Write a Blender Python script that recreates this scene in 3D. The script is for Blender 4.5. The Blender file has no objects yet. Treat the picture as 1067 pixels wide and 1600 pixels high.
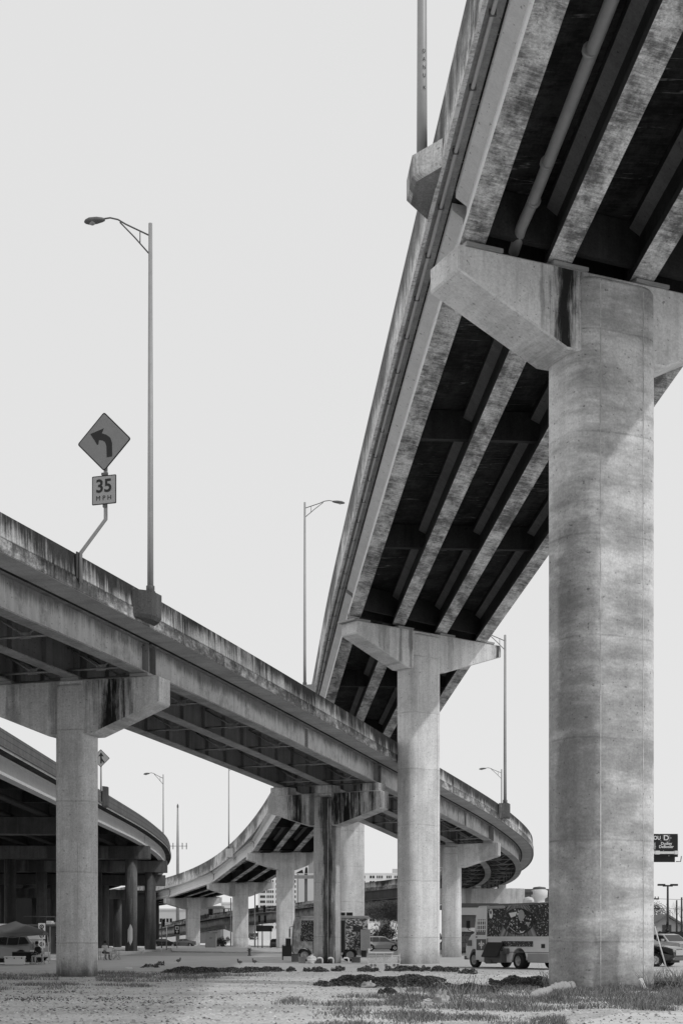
import bpy, bmesh, math, random
from mathutils import Vector, Matrix
R = math.radians
sc = bpy.context.scene
COL = sc.collection
random.seed(7)
# ------------------------------------------------------------------ camera
H = 1.6
F = 2300.0                                   # focal length in photo pixels (photo 1067 x 1600)
cd = bpy.data.cameras.new('camera')
cam = bpy.data.objects.new('camera', cd); COL.objects.link(cam)
cam.location = (0, 0, H); cam.rotation_euler = (R(90), 0, 0)
cd.sensor_fit = 'VERTICAL'; cd.sensor_height = 36; cd.sensor_width = 24
cd.lens = 36*F/1600; cd.shift_y = (1465-800)/1600
cd.clip_end = 6000
sc.camera = cam
# ------------------------------------------------------------------ sky, sun, exposure
SUN_EL, SUN_AZ = 47, 122                     # azimuth clockwise from +Y
w = bpy.data.worlds.new('World'); sc.world = w; w.use_nodes = True
nt = w.node_tree; nt.nodes.clear()
sky = nt.nodes.new('ShaderNodeTexSky'); sky.sky_type = 'NISHITA'; sky.sun_disc = False
sky.sun_elevation = R(SUN_EL); sky.sun_rotation = R(SUN_AZ)
bw = nt.nodes.new('ShaderNodeRGBToBW'); nt.links.new(sky.outputs[0], bw.inputs[0])
ma = nt.nodes.new('ShaderNodeMath'); ma.operation = 'MULTIPLY_ADD'
nt.links.new(bw.outputs[0], ma.inputs[0]); ma.inputs[1].default_value = 0.10; ma.inputs[2].default_value = 7.45
bg = nt.nodes.new('ShaderNodeBackground'); bg.inputs[1].default_value = 0.1
nt.links.new(ma.outputs[0], bg.inputs[0])
wo = nt.nodes.new('ShaderNodeOutputWorld'); nt.links.new(bg.outputs[0], wo.inputs[0])
sd = bpy.data.lights.new('sun', 'SUN'); sd.energy = 1.2; sd.angle = R(1.5); sd.color = (1, 1, 1)
so = bpy.data.objects.new('sun', sd); COL.objects.link(so)
sv = Vector((math.sin(R(SUN_AZ))*math.cos(R(SUN_EL)), math.cos(R(SUN_AZ))*math.cos(R(SUN_EL)), math.sin(R(SUN_EL))))
so.rotation_euler = sv.to_track_quat('Z', 'Y').to_euler()
so.location = (30, -30, 60)
sc.view_settings.view_transform = 'Standard'; sc.view_settings.look = 'None'
sc.view_settings.exposure = 0.0; sc.view_settings.gamma = 1

# ------------------------------------------------------------------ materials
class NT:
    def __init__(s, name, rough=.85, spec=.3):
        s.m = bpy.data.materials.new(name); s.m.use_nodes = True
        s.t = s.m.node_tree; s.b = s.t.nodes['Principled BSDF']
        s.b.inputs['Roughness'].default_value = rough
        s.b.inputs['Specular IOR Level'].default_value = spec
        s._oi = None
    def n(s, t): return s.t.nodes.new(t)
    def L(s, a, b): s.t.links.new(a, b)
    def _in(s, sock, v):
        if hasattr(v, 'is_linked'): s.L(v, sock)
        else: sock.default_value = v
    def math(s, op, a, b=0.0, c=0.0, clamp=False):
        k = s.n('ShaderNodeMath'); k.operation = op; k.use_clamp = clamp
        s._in(k.inputs[0], a); s._in(k.inputs[1], b); s._in(k.inputs[2], c)
        return k.outputs[0]
    def coords(s, kind='UV'):
        k = s.n('ShaderNodeTexCoord')
        sep = s.n('ShaderNodeSeparateXYZ'); s.L(k.outputs[kind], sep.inputs[0])
        return sep.outputs[0], sep.outputs[1], sep.outputs[2]
    def rnd(s):
        if s._oi is None: s._oi = s.n('ShaderNodeObjectInfo').outputs['Random']
        return s._oi
    def vec(s, x, y, z=0.0):
        c = s.n('ShaderNodeCombineXYZ')
        s._in(c.inputs[0], x); s._in(c.inputs[1], y); s._in(c.inputs[2], z)
        return c.outputs[0]
    def noise(s, x, y, sx, sy, detail=5, rough=.6, seed=0.0, z=None):
        v = s.vec(s.math('MULTIPLY', x, sx), s.math('MULTIPLY', y, sy), s.math('MULTIPLY_ADD', s.rnd(), 57.0, seed) if z is None else z)
        k = s.n('ShaderNodeTexNoise'); k.inputs['Scale'].default_value = 1
        k.inputs['Detail'].default_value = detail; k.inputs['Roughness'].default_value = rough
        s.L(v, k.inputs['Vector'])
        return k.outputs[0]
    def ramp(s, v, a, b, lo=0.0, hi=1.0):
        k = s.n('ShaderNodeMapRange'); k.interpolation_type = 'SMOOTHSTEP'
        s._in(k.inputs[0], v)
        for i, q in enumerate((a, b, lo, hi)): k.inputs[1+i].default_value = q
        return k.outputs[0]
    def grey(s, v):
        c = s.n('ShaderNodeCombineColor')
        for i in range(3): s._in(c.inputs[i], v)
        s.L(c.outputs[0], s.b.inputs['Base Color'])
    def bump(s, h, strength=.3, dist=.02):
        k = s.n('ShaderNodeBump'); k.inputs['Strength'].default_value = strength; k.inputs['Distance'].default_value = dist
        s.L(h, k.inputs['Height']); s.L(k.outputs[0], s.b.inputs['Normal'])

def plain(name, g, rough=.6, metal=0.0, spec=.4, var=.15, sc_=3.0):
    k = NT(name, rough, spec); k.b.inputs['Metallic'].default_value = metal
    x, y, z = k.coords('Object')
    n = k.noise(x, y, sc_, sc_, 4, .6, z=k.math('MULTIPLY', z, sc_))
    k.grey(k.math('MULTIPLY', k.math('MULTIPLY_ADD', n, 2*var, 1-var), g))
    return k.m

def concrete(name, g=.36, mott=.5, streak=.35, band=0.0, grain=.25, joint=0.0, drip=0.0, drip_lo=.56, base_dirt=0.0, topdark=None, form=0.0, vbl=0.0, runs=(), lowband=None, zones=(), patches=(), lime=0.0):
    """cast concrete: u runs along or round a face, v runs up or across it, both in metres"""
    k = NT(name, .88, .25)
    u, v, _ = k.coords('UV')
    val = g
    def mul(a, f): return k.math('MULTIPLY', a, f)
    n1 = k.noise(u, v, .45, .36, 9, .72, 1)
    def wide(n, g_): return k.math('MULTIPLY_ADD', n, g_, .5-.5*g_, clamp=True)
    f = k.math('MULTIPLY_ADD', wide(n1, 2.0), 2*mott*.7, 1-mott*.7)
    if streak:
        n2 = k.noise(u, v, 2.6, .16, 6, .65, 5)
        f = mul(f, k.math('MULTIPLY_ADD', wide(n2, 1.8), 2*streak*.75, 1-streak*.75))
        n9 = k.noise(u, v, 9, .35, 5, .75, 6)
        f = mul(f, k.ramp(n9, .60, .72, 1.0, 1-.6*streak))
    if band:
        n4 = k.noise(u, v, 6.5, 1.5, 8, .78, 9)
        n5 = k.noise(u, v, .45, .8, 6, .68, 11)
        n6 = k.noise(u, v, 1.4, 5.0, 5, .7, 12)
        mm = k.math('MULTIPLY_ADD', n5, 1.25, k.math('MULTIPLY_ADD', n6, .45, n4))
        f = mul(f, k.ramp(mm, 1.10, 1.58, 1.02, 1-band))
    if vbl:
        n6 = k.noise(u, v, .45, 1.5, 7, .68, 13)
        n7 = k.noise(u, v, .2, .09, 3, .5, 15)
        f = mul(f, k.ramp(k.math('MULTIPLY_ADD', n7, .9, n6), .72, 1.12, 1.08, 1-vbl))
    if grain:
        n3 = k.noise(u, v, 14, 14, 5, .75, 3)
        f = mul(f, k.math('MULTIPLY_ADD', wide(n3, 2.6), 2*grain, 1-grain))
        n10 = k.noise(u, v, 3.2, 3.6, 8, .8, 4)
        f = mul(f, k.math('MULTIPLY_ADD', wide(n10, 2.4), 1.1*grain, 1-.55*grain))
        # small bug holes and scuffs
        n8 = k.noise(u, v, 7, 9, 3, .5, 31)
        f = mul(f, k.ramp(n8, .66, .72, 1.0, .5))
    if joint:
        wob = k.math('MULTIPLY', k.noise(u, v, .5, .5, 3, .6, 21), .14)
        md = k.math('ABSOLUTE', k.math('SUBTRACT', k.math('MODULO', k.math('ADD', v, wob), joint), joint/2))
        br = k.noise(u, v, .9, 2.0, 4, .7, 23)
        f = mul(f, k.math('SUBTRACT', 1.0, k.math('MULTIPLY', k.ramp(md, .012, .045, 1, 0), k.ramp(br, .35, .65, .05, .30))))
        # each lift of the pour took a slightly different tone
        lift = k.math('FLOOR', k.math('DIVIDE', k.math('ADD', k.math('ADD', v, wob), joint/2), joint))
        lt = k.noise(k.math('MULTIPLY', lift, 7.3), 0.0, 1, 1, 1, .5, 71)
        f = mul(f, k.math('MULTIPLY_ADD', lt, .36, .82))
    if form:
        md = k.math('ABSOLUTE', k.math('SUBTRACT', k.math('MODULO', u, form), form/2))
        f = mul(f, k.ramp(md, .008, .03, .75, 1))
    if drip:
        n = k.noise(u, v, .42, .05, 3, .5, 41)
        fine = k.noise(u, v, 6.5, .35, 5, .75, 43)
        f = mul(f, k.ramp(k.math('MULTIPLY_ADD', fine, .30, n), drip_lo+.13, drip_lo+.23, 1.0, 1-drip))
    for u0, u1, v0, v1, gain in patches:       # later repair mortar in a slightly different tone
        wb = k.math('MULTIPLY_ADD', k.noise(u, v, 1.5, 1.5, 4, .7, 97), .12, -.06)
        uu, vv = k.math('ADD', u, wb), k.math('ADD', v, wb)
        m_ = k.math('MULTIPLY', k.math('MULTIPLY', k.ramp(uu, u0, u0+.03), k.ramp(uu, u1-.03, u1, 1.0, 0.0)), k.math('MULTIPLY', k.ramp(vv, v0, v0+.03), k.ramp(vv, v1-.03, v1, 1.0, 0.0)))
        f = mul(f, k.math('MULTIPLY_ADD', m_, gain-1, 1.0))
    if runs:
        gn = k.n('ShaderNodeNewGeometry'); sp = k.n('ShaderNodeSeparateXYZ'); k.L(gn.outputs['Normal'], sp.inputs[0])
        upright = k.ramp(k.math('ABSOLUTE', sp.outputs[2]), .25, .45, 1.0, .25)
    for u0, w_, st in runs:                    # water runs: ragged strands round u0
        fine = k.noise(u, v, 4.5, .30, 6, .78, 45+u0)
        coarse = k.noise(u, v, 1.1, .45, 3, .6, 47+u0)
        du = k.math('DIVIDE', k.math('ABSOLUTE', k.math('SUBTRACT', u, u0)), w_)
        m_ = k.math('SUBTRACT', k.math('ADD', k.math('MULTIPLY_ADD', fine, 4.2, -1.75), k.math('MULTIPLY_ADD', coarse, 2.4, -.9)), du)
        f = mul(f, k.math('SUBTRACT', 1.0, k.math('MULTIPLY', k.ramp(m_, -.45, .55, 0.0, st), upright)))
    for u0, u1, v0, v1, st in zones:           # broad damp patch with a cloudy outline
        wv = k.noise(u, v, .9, .55, 7, .7, 91)
        wu = k.noise(u, v, .7, 1.6, 5, .7, 93)
        du = k.math('DIVIDE', k.math('ABSOLUTE', k.math('SUBTRACT', u, (u0+u1)/2)), (u1-u0)/2)
        dv = k.math('DIVIDE', k.math('ABSOLUTE', k.math('SUBTRACT', v, (v0+v1)/2)), (v1-v0)/2)
        m_ = k.math('SUBTRACT', k.math('MULTIPLY_ADD', wv, 1.3, k.math('MULTIPLY', wu, .9)), k.math('MAXIMUM', du, dv))
        f = mul(f, k.ramp(m_, -.05, .45, 1.0, 1-st))
    if topdark is not None:                    # (v of the top edge, reach, strength): weather streaks run down from a coping
        vt, reach, st = topdark
        d = k.math('DIVIDE', k.math('SUBTRACT', vt, v), reach)
        n = k.noise(u, v, 7.5, .22, 6, .8, 51)
        mid = k.noise(u, v, 1.6, .30, 5, .7, 52)
        big = k.noise(u, v, .16, .4, 3, .5, 53)
        q = k.math('ADD', k.math('MULTIPLY_ADD', n, 2.2, -1.1), k.math('ADD', k.math('MULTIPLY_ADD', mid, 2.0, -1.0), k.math('MULTIPLY_ADD', big, 3.0, -1.5)))
        m_ = k.math('SUBTRACT', k.math('ADD', q, .80), d)
        f = mul(f, k.ramp(m_, -.35, .75, 1.0, 1-st))
        blot = k.noise(u, v, 1.2, .9, 8, .78, 55)
        f = mul(f, k.ramp(blot, .46, .68, 1.08, .50+.25*(1-st)))
    if lowband is not None:                    # grime on the ledge below height lowband
        n = k.noise(u, v, 1.1, 2.0, 7, .75, 81); big = k.noise(u, v, .12, .3, 2, .5, 83)
        m_ = k.math('MULTIPLY', k.ramp(v, lowband, lowband+.06, 1.0, 0.0), k.ramp(k.math('MULTIPLY_ADD', big, .5, n), .50, .86))
        f = mul(f, k.math('SUBTRACT', 1.0, k.math('MULTIPLY', m_, .8)))
    if base_dirt:
        _, _, z = k.coords('Object')
        n = k.noise(u, v, .9, .5, 6, .7, 61)
        h = k.math('SUBTRACT', k.math('MULTIPLY', n, 2.2), z)
        f = mul(f, k.ramp(h, .1, 1.3, 1.0, 1-base_dirt))
    if lime:                                   # pale lime leached out along hairline cracks
        r1 = k.math('ABSOLUTE', k.math('SUBTRACT', k.noise(u, v, .9, .12, 3, .6, 101), .5))
        r2 = k.noise(u, v, .35, .5, 6, .75, 103); r3 = k.noise(u, v, 2.2, .9, 6, .8, 105)
        ln = k.math('MULTIPLY', k.ramp(r1, .0, .010, 1.0, 0.0), k.ramp(r2, .46, .60))
        bl = k.math('MULTIPLY', k.ramp(r3, .56, .70), k.ramp(r2, .50, .64))
        val = k.math('ADD', mul(f, val), k.math('MULTIPLY', k.math('MAXIMUM', ln, k.math('MULTIPLY', bl, .6)), lime)); f = k.math('ADD', 1.0, 0.0)
    k.grey(k.math('MINIMUM', mul(f, val), .8))
    if grain: k.bump(n3, .25, .02)
    return k.m

M = {}
M['pier'] = concrete('pier_concrete', .66, .42, .30, grain=.20, joint=3.4, base_dirt=.45)
M['pier_left'] = concrete('grey_pier_concrete', .57, .48, .36, grain=.22, joint=2.9, base_dirt=.8)
M['pier_big'] = concrete('stained_pier_concrete', .64, .46, .16, grain=.20, joint=3.1, base_dirt=.5, vbl=.46, zones=((4.2, 5.95, 3.5, 15, .40), (5.7, 6.6, -1.2, 1.7, .45)), patches=((5.72, 8.3, -.5, 2.45, 1.15),))
M['pier_wet'] = concrete('run_stained_pier_concrete', .46, .3, .3, grain=.2, joint=3.4, base_dirt=.8, runs=((3.72, .40, .85), (4.15, .3, .7)))
M['cap'] = concrete('cap_concrete', .64, .42, .36, grain=.20, drip=.4, drip_lo=.50)
M['cap_near'] = concrete('near_cap_concrete', .64, .42, .34, grain=.20, runs=((-1.93, .42, .95), (-1.95, .9, .4), (-2.7, .12, .4), (3.2, .3, .5)))
M['cap_left'] = concrete('left_cap_concrete', .56, .45, .38, grain=.22, runs=((1.95, .62, .96), (2.0, 1.2, .5), (-.75, .25, .45), (-2.6, .4, .4)))
M['cap_second'] = concrete('second_cap_concrete', .64, .42, .34, grain=.20, runs=((-1.3, .2, .6), (-2.1, .16, .5), (-3.4, .5, .35), (2.0, .3, .3), (6.05, .34, .9)))
M['cap_wet'] = concrete('run_stained_cap_concrete', .56, .42, .4, grain=.22, runs=((1.7, 1.25, .96), (1.9, 1.8, .5), (-1.85, .6, .94), (-1.6, 1.2, .45), (-.75, .3, .6), (3.4, .3, .7)))
M['barrier_bracket'] = concrete('streaked_bracket_concrete', .66, .5, .5, grain=.3, drip=.7, drip_lo=.40)
M['pedestal_dark'] = concrete('blackened_bracket_concrete', .66, .5, .5, grain=.3, drip=.85, drip_lo=.38)
M['girder'] = concrete('girder_concrete', .66, .45, .1, band=.8, grain=.4)
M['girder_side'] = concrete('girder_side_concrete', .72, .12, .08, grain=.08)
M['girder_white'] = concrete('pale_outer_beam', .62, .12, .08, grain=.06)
M['deck'] = concrete('deck_concrete', .36, .4, .3, grain=.2, form=7.0)
M['strip'] = concrete('mid_grey_flange_concrete', .16, .4, .2, grain=.2)  # mid-grey tone for the undersides of the top flanges
M['grimy_shaded'] = concrete('grimy_shaded_concrete', .038, .6, .5, grain=.3)  # grime, darkened further so the recesses' shade sits in the colour
M['viaduct'] = concrete('dark_viaduct_concrete', .15, .5, .4, grain=.2, drip=.5, drip_lo=.45)  # dark overall tone with drip streaks
M['soffit'] = concrete('grimy_shaded_soffit', .040, .6, .2, band=.85, grain=.3, lime=.17)  # grime plus the shade between the girders, put into the base tone
M['barrier'] = concrete('barrier_concrete', .70, .5, .5, grain=.3, topdark=(1.22, 1.0, .94), lowband=.46, form=6.1)
M['barrier_far'] = concrete('high_barrier_concrete', .70, .6, .7, grain=.4, topdark=(1.9, 1.9, .78), form=6.1)
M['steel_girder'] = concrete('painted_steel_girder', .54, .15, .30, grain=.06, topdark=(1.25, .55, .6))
M['steel_inner'] = concrete('shaded_inner_girder_paint', .20, .3, .4, grain=.1)  # shade on the inner girders put into a darker paint tone
M['steel_dark'] = plain('dark_painted_steel', .10, .6, 0, .4, .4, .8)
M['steel_flange'] = concrete('weathered_flange_paint', .36, .4, .2, band=.35, grain=.2)
M['galv'] = plain('galvanised_steel', .33, .5, .2, .4, .2, 2)
M['conduit'] = plain('grey_conduit_paint', .50, .5, 0, .4, .1, 2)
M['galv_dark'] = plain('dull_grey_metal', .12, .55, .2, .4, .3, 3)
M['lamp_glass'] = plain('lamp_lens', .30, .2, 0, .5, .1)
M['black'] = plain('black_paint', .012, .5, 0, .4, .3)
M['rubber'] = plain('tyre_rubber', .018, .8, 0, .3, .3)
M['white'] = plain('white_paint', .72, .4, 0, .5, .08)
M['sign_face'] = plain('sign_sheeting', .21, .45, 0, .4, .12, 6)
M['sign_face2'] = plain('plaque_sheeting', .33, .45, 0, .4, .10, 6)
M['glass'] = plain('dark_glass', .02, .08, 0, .6, .2)
M['chrome'] = plain('chrome', .6, .2, .9, .5, .1)
M['silver'] = plain('silver_car_paint', .42, .3, .3, .5, .06)
M['black_car'] = plain('black_car_paint', .015, .15, 0, .7, .1)
M['grey_car'] = plain('grey_car_paint', .2, .3, .2, .5, .1)
M['red_light'] = plain('tail_lamp_plastic', .12, .25, 0, .5, .1)
M['canvas'] = plain('grey_canvas', .12, .9, 0, .2, .15, 2)
M['cloth_dark'] = plain('dark_cloth', .03, .9, 0, .2, .3)
M['cloth_light'] = plain('pale_cloth', .55, .9, 0, .2, .1)
M['skin'] = plain('skin', .18, .6, 0, .3, .1)
M['hair'] = plain('dark_hair', .015, .7, 0, .3, .1)
M['plastic'] = plain('white_plastic', .70, .5, 0, .4, .06)
M['bark'] = plain('bark', .07, .95, 0, .2, .4, 3)
M['leaf'] = plain('dark_leaves', .05, .8, 0, .2, .5, 1)
M['leaf_mid'] = plain('mid_leaves', .16, .8, 0, .2, .5, 1)
M['dry'] = plain('dry_stalks', .30, .9, 0, .2, .3, 1)
M['roofing'] = plain('shingles', .16, .9, 0, .2, .3, 2)
M['siding'] = plain('pale_siding', .45, .8, 0, .3, .08, .6)
M['wall_white'] = plain('white_render', .70, .85, 0, .3, .05, .2)
M['wall_grey'] = plain('pale_grey_render', .48, .85, 0, .3, .04, .1)
M['brick'] = plain('brick_wall', .16, .9, 0, .3, .3, 2)
M['backdrop_dark'] = plain('shade_backdrop_wall', .018, .9, 0, .2, .4, .5)  # near-black colour standing in for the shade behind the viaduct
M['wood_pole'] = plain('weathered_timber', .06, .9, 0, .2, .4, 2)

def ribbed():                                  # upright ribs in three courses, as on the old viaduct's rail
    k = NT('ribbed_rail_concrete', .9, .2)
    u, v, _ = k.coords('UV')
    a = k.math('ABSOLUTE', k.math('SUBTRACT', k.math('MODULO', u, .36), .18))
    b = k.math('ABSOLUTE', k.math('SUBTRACT', k.math('MODULO', v, .34), .17))
    n = k.noise(u, v, 1.2, .5, 5, .7, 3)
    f = k.math('MULTIPLY', k.ramp(a, .01, .10, .55, 1), k.ramp(b, .0, .03, .25, 1))
    k.grey(k.math('MULTIPLY', k.math('MULTIPLY', f, k.math('MULTIPLY_ADD', n, 1.0, .5)), .17))
    return k.m
M['ribbed'] = ribbed()

def ground_mat():
    k = NT('worn_gravel_and_asphalt', .95, .2)
    x, y, z = k.coords('Object')
    zz = 0.0
    a = k.noise(x, y, .13, .22, 8, .65, z=1.0)
    b = k.noise(x, y, 1.1, 1.1, 7, .75, z=4.0)
    c = k.noise(x, y, 9, 9, 5, .8, z=8.0)
    d = k.noise(x, y, .45, .8, 8, .72, z=12.0)
    vo = k.n('ShaderNodeTexVoronoi'); vo.inputs['Scale'].default_value = 11
    k.L(k.vec(x, y), vo.inputs['Vector'])
    peb = k.ramp(vo.outputs['Distance'], .1, .45, 1.25, .68)
    f = k.math('MULTIPLY', k.math('MULTIPLY_ADD', a, 1.5, .25), k.math('MULTIPLY_ADD', b, .7, .65))
    f = k.math('MULTIPLY', f, k.math('MULTIPLY_ADD', c, 1.15, .42))
    f = k.math('MULTIPLY', f, peb)
    f = k.math('MULTIPLY', f, k.ramp(d, .56, .70, 1.0, .55))
    f = k.math('MULTIPLY', f, k.ramp(b, .62, .75, 1.0, .6))
    k.grey(k.math('MINIMUM', k.math('MULTIPLY', f, .80), .8))
    k.bump(k.math('MULTIPLY_ADD', c, .5, b), .8, .06)
    return k.m
M['ground'] = ground_mat()
def asphalt_mat(name, g):
    k = NT(name, .95, .2)
    x, y, z = k.coords('Object')
    b = k.noise(x, y, .4, .7, 8, .7, z=4.0); c = k.noise(x, y, 8, 8, 5, .8, z=8.0)
    f = k.math('MULTIPLY', k.math('MULTIPLY_ADD', b, .9, .55), k.math('MULTIPLY_ADD', c, .6, .7))
    k.grey(k.math('MULTIPLY', f, g)); k.bump(c, .4, .03)
    return k.m
M['asphalt'] = asphalt_mat('faded_asphalt', .50)
M['street'] = asphalt_mat('street_asphalt', .38)
M['path'] = asphalt_mat('pale_gravel_track', .68)
M['kerb'] = concrete('kerb_concrete', .48, .4, .2, grain=.2)

# ------------------------------------------------------------------ mesh building
class MB:
    def __init__(s): s.p = []
    def poly(s, pts, m=0, uv=None, smooth=False):
        s.p.append(([Vector(q) for q in pts], m, uv, smooth))
    def box(s, x0, x1, y0, y1, z0, z1, m=0, top=None):
        v = [(x0, y0, z0), (x1, y0, z0), (x1, y1, z0), (x0, y1, z0), (x0, y0, z1), (x1, y0, z1), (x1, y1, z1), (x0, y1, z1)]
        for i, q in enumerate(((3, 2, 1, 0), (4, 5, 6, 7), (0, 1, 5, 4), (1, 2, 6, 5), (2, 3, 7, 6), (3, 0, 4, 7))):
            s.poly([v[j] for j in q], top if (top is not None and i == 1) else m)
        return s
    def obox(s, c, ax, ay, hx, hy, z0, z1, m=0):
        c = Vector(c); ax = Vector(ax).normalized(); ay = Vector(ay).normalized()
        q = [c+ax*a*hx+ay*b*hy for a, b in ((-1, -1), (1, -1), (1, 1), (-1, 1))]
        v = [Vector((p.x, p.y, z0)) for p in q]+[Vector((p.x, p.y, z1)) for p in q]
        for f in ((3, 2, 1, 0), (4, 5, 6, 7), (0, 1, 5, 4), (1, 2, 6, 5), (2, 3, 7, 6), (3, 0, 4, 7)):
            s.poly([v[j] for j in f], m)
        return s
    def extrude(s, outline, f0, f1, m=0, mcap=None, smooth=False):
        """outline: list of (a, b); f0, f1 map (a, b) to the two ends"""
        A = [Vector(f0(*q)) for q in outline]; B = [Vector(f1(*q)) for q in outline]
        n = len(A)
        s.poly(A[::-1], m if mcap is None else mcap); s.poly(B, m if mcap is None else mcap)
        for i in range(n):
            j = (i+1) % n
            s.poly([A[i], A[j], B[j], B[i]], m, None, smooth)
        return s
    def tube(s, path, rad, n=8, m=0, cap=True):
        P = [Vector(q) for q in path]
        if not hasattr(rad, '__len__'): rad = [rad]*len(P)
        rings = []; up = None; L = 0; Ls = []
        for i, q in enumerate(P):
            if i: L += (q-P[i-1]).length
            Ls.append(L)
            d = (P[min(i+1, len(P)-1)]-P[max(i-1, 0)]).normalized()
            if up is None:
                up = Vector((0, 0, 1)) if abs(d.z) < .9 else Vector((1, 0, 0))
            a = d.cross(up).normalized(); b = a.cross(d).normalized(); up = b
            rings.append([q+(a*math.cos(2*math.pi*k/n)+b*math.sin(2*math.pi*k/n))*rad[i] for k in range(n)])
        for i in range(len(P)-1):
            for k in range(n):
                j = (k+1) % n
                c = 2*math.pi*rad[i]/n
                s.poly([rings[i][k], rings[i][j], rings[i+1][j], rings[i+1][k]], m,
                       [(k*c, Ls[i]), ((k+1)*c, Ls[i]), ((k+1)*c, Ls[i+1]), (k*c, Ls[i+1])], True)
        if cap:
            s.poly(rings[0][::-1], m); s.poly(rings[-1], m)
        return s
    def lathe(s, c, prof, n=16, m=0, axis='Z'):
        c = Vector(c)
        def pt(r, z, k):
            a = 2*math.pi*k/n
            if axis == 'Z': return c+Vector((r*math.cos(a), r*math.sin(a), z))
            if axis == 'Y': return c+Vector((r*math.cos(a), z, r*math.sin(a)))
            return c+Vector((z, r*math.cos(a), r*math.sin(a)))
        for i in range(len(prof)-1):
            (r0, z0), (r1, z1) = prof[i], prof[i+1]
            for k in range(n):
                q = [pt(r0, z0, k), pt(r0, z0, k+1), pt(r1, z1, k+1), pt(r1, z1, k)]
                if r0 < 1e-6: q = q[1:]
                elif r1 < 1e-6: q = q[:3]
                s.poly(q, m, None, abs(r1-r0) < 3*abs(z1-z0))
        return s
    def build(s, name, mats, parent=None, bevel=0, world=False):
        me = bpy.data.meshes.new(name)
        off = parent.location if (parent is not None and world) else Vector((0, 0, 0))
        idx = {}; V = []; Fs = []; keep = []
        for pts, m, uv, sm in s.p:
            f = []
            for q in pts:
                q = q-off; key = (round(q.x, 4), round(q.y, 4), round(q.z, 4))
                if key not in idx: idx[key] = len(V); V.append(q)
                f.append(idx[key])
            g = []; gu = []
            for i, a in enumerate(f):
                if a not in g: g.append(a); gu.append(uv[i] if uv else None)
            if len(g) >= 3: Fs.append(g); keep.append((m, gu if uv else None, sm))
        me.from_pydata(V, [], Fs)
        if not isinstance(mats, (list, tuple)): mats = [mats]
        for x in mats: me.materials.append(M[x] if isinstance(x, str) else x)
        ul = me.uv_layers.new(name='UVMap')
        for p_, (m, uv, sm) in zip(me.polygons, keep):
            p_.material_index = m; p_.use_smooth = sm
            n = p_.normal
            for k, li in enumerate(p_.loop_indices):
                if uv: ul.data[li].uv = uv[k]
                else:
                    q = me.vertices[p_.vertices[k]].co
                    if abs(n.z) > .75: ul.data[li].uv = (q.x, q.y)
                    elif abs(n.x) > abs(n.y): ul.data[li].uv = (q.y, q.z)
                    else: ul.data[li].uv = (q.x, q.z)
        me.validate()
        o = bpy.data.objects.new(name, me); COL.objects.link(o)
        if parent is not None: o.parent = parent
        if bevel:
            b = o.modifiers.new('bevel', 'BEVEL'); b.width = bevel; b.segments = 1; b.limit_method = 'ANGLE'; b.angle_limit = R(40)
        return o

def tag(o, label=None, cat=None, group=None, kind=None):
    if label: o['label'] = label
    if cat: o['category'] = cat
    if group: o['group'] = group
    if kind: o['kind'] = kind
    return o
def empty(name, loc, rz=0, label=None, cat=None, group=None):
    o = bpy.data.objects.new(name, None); COL.objects.link(o)
    o.location = loc; o.rotation_euler = (0, 0, rz)
    o.empty_display_size = .3
    return tag(o, label, cat, group)
def copy_tree(o, parent=None):
    c = o.copy(); COL.objects.link(c)
    if parent is not None: c.parent = parent
    for ch in list(o.children): copy_tree(ch, c)
    return c
def wx(px, d): return (px-533.5)/F*d          # east-west metres of a photo column at distance d
def wz(py, d): return H+(1465-py)/F*d
def gd(py): return F*H/(py-1465)              # distance of a ground point seen at a photo row
def text(body, size, mat, parent, loc, rot, name='lettering', sx=1.0, ext=.004, align='CENTER', bold=0.0, world=False):
    c = bpy.data.curves.new(name, 'FONT'); c.body = body; c.size = size; c.align_x = align; c.align_y = 'CENTER'
    c.extrude = ext; c.offset = bold; c.resolution_u = 4
    t = bpy.data.objects.new('tmp', c); COL.objects.link(t)
    dg = bpy.context.evaluated_depsgraph_get()
    me = bpy.data.meshes.new_from_object(t.evaluated_get(dg)); me.name = name
    bpy.data.objects.remove(t); bpy.data.curves.remove(c)
    me.materials.clear(); me.materials.append(M[mat])
    o = bpy.data.objects.new(name, me); COL.objects.link(o)
    o.parent = parent; o.location = loc; o.rotation_euler = rot; o.scale = (sx, 1, 1)
    return o
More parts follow.
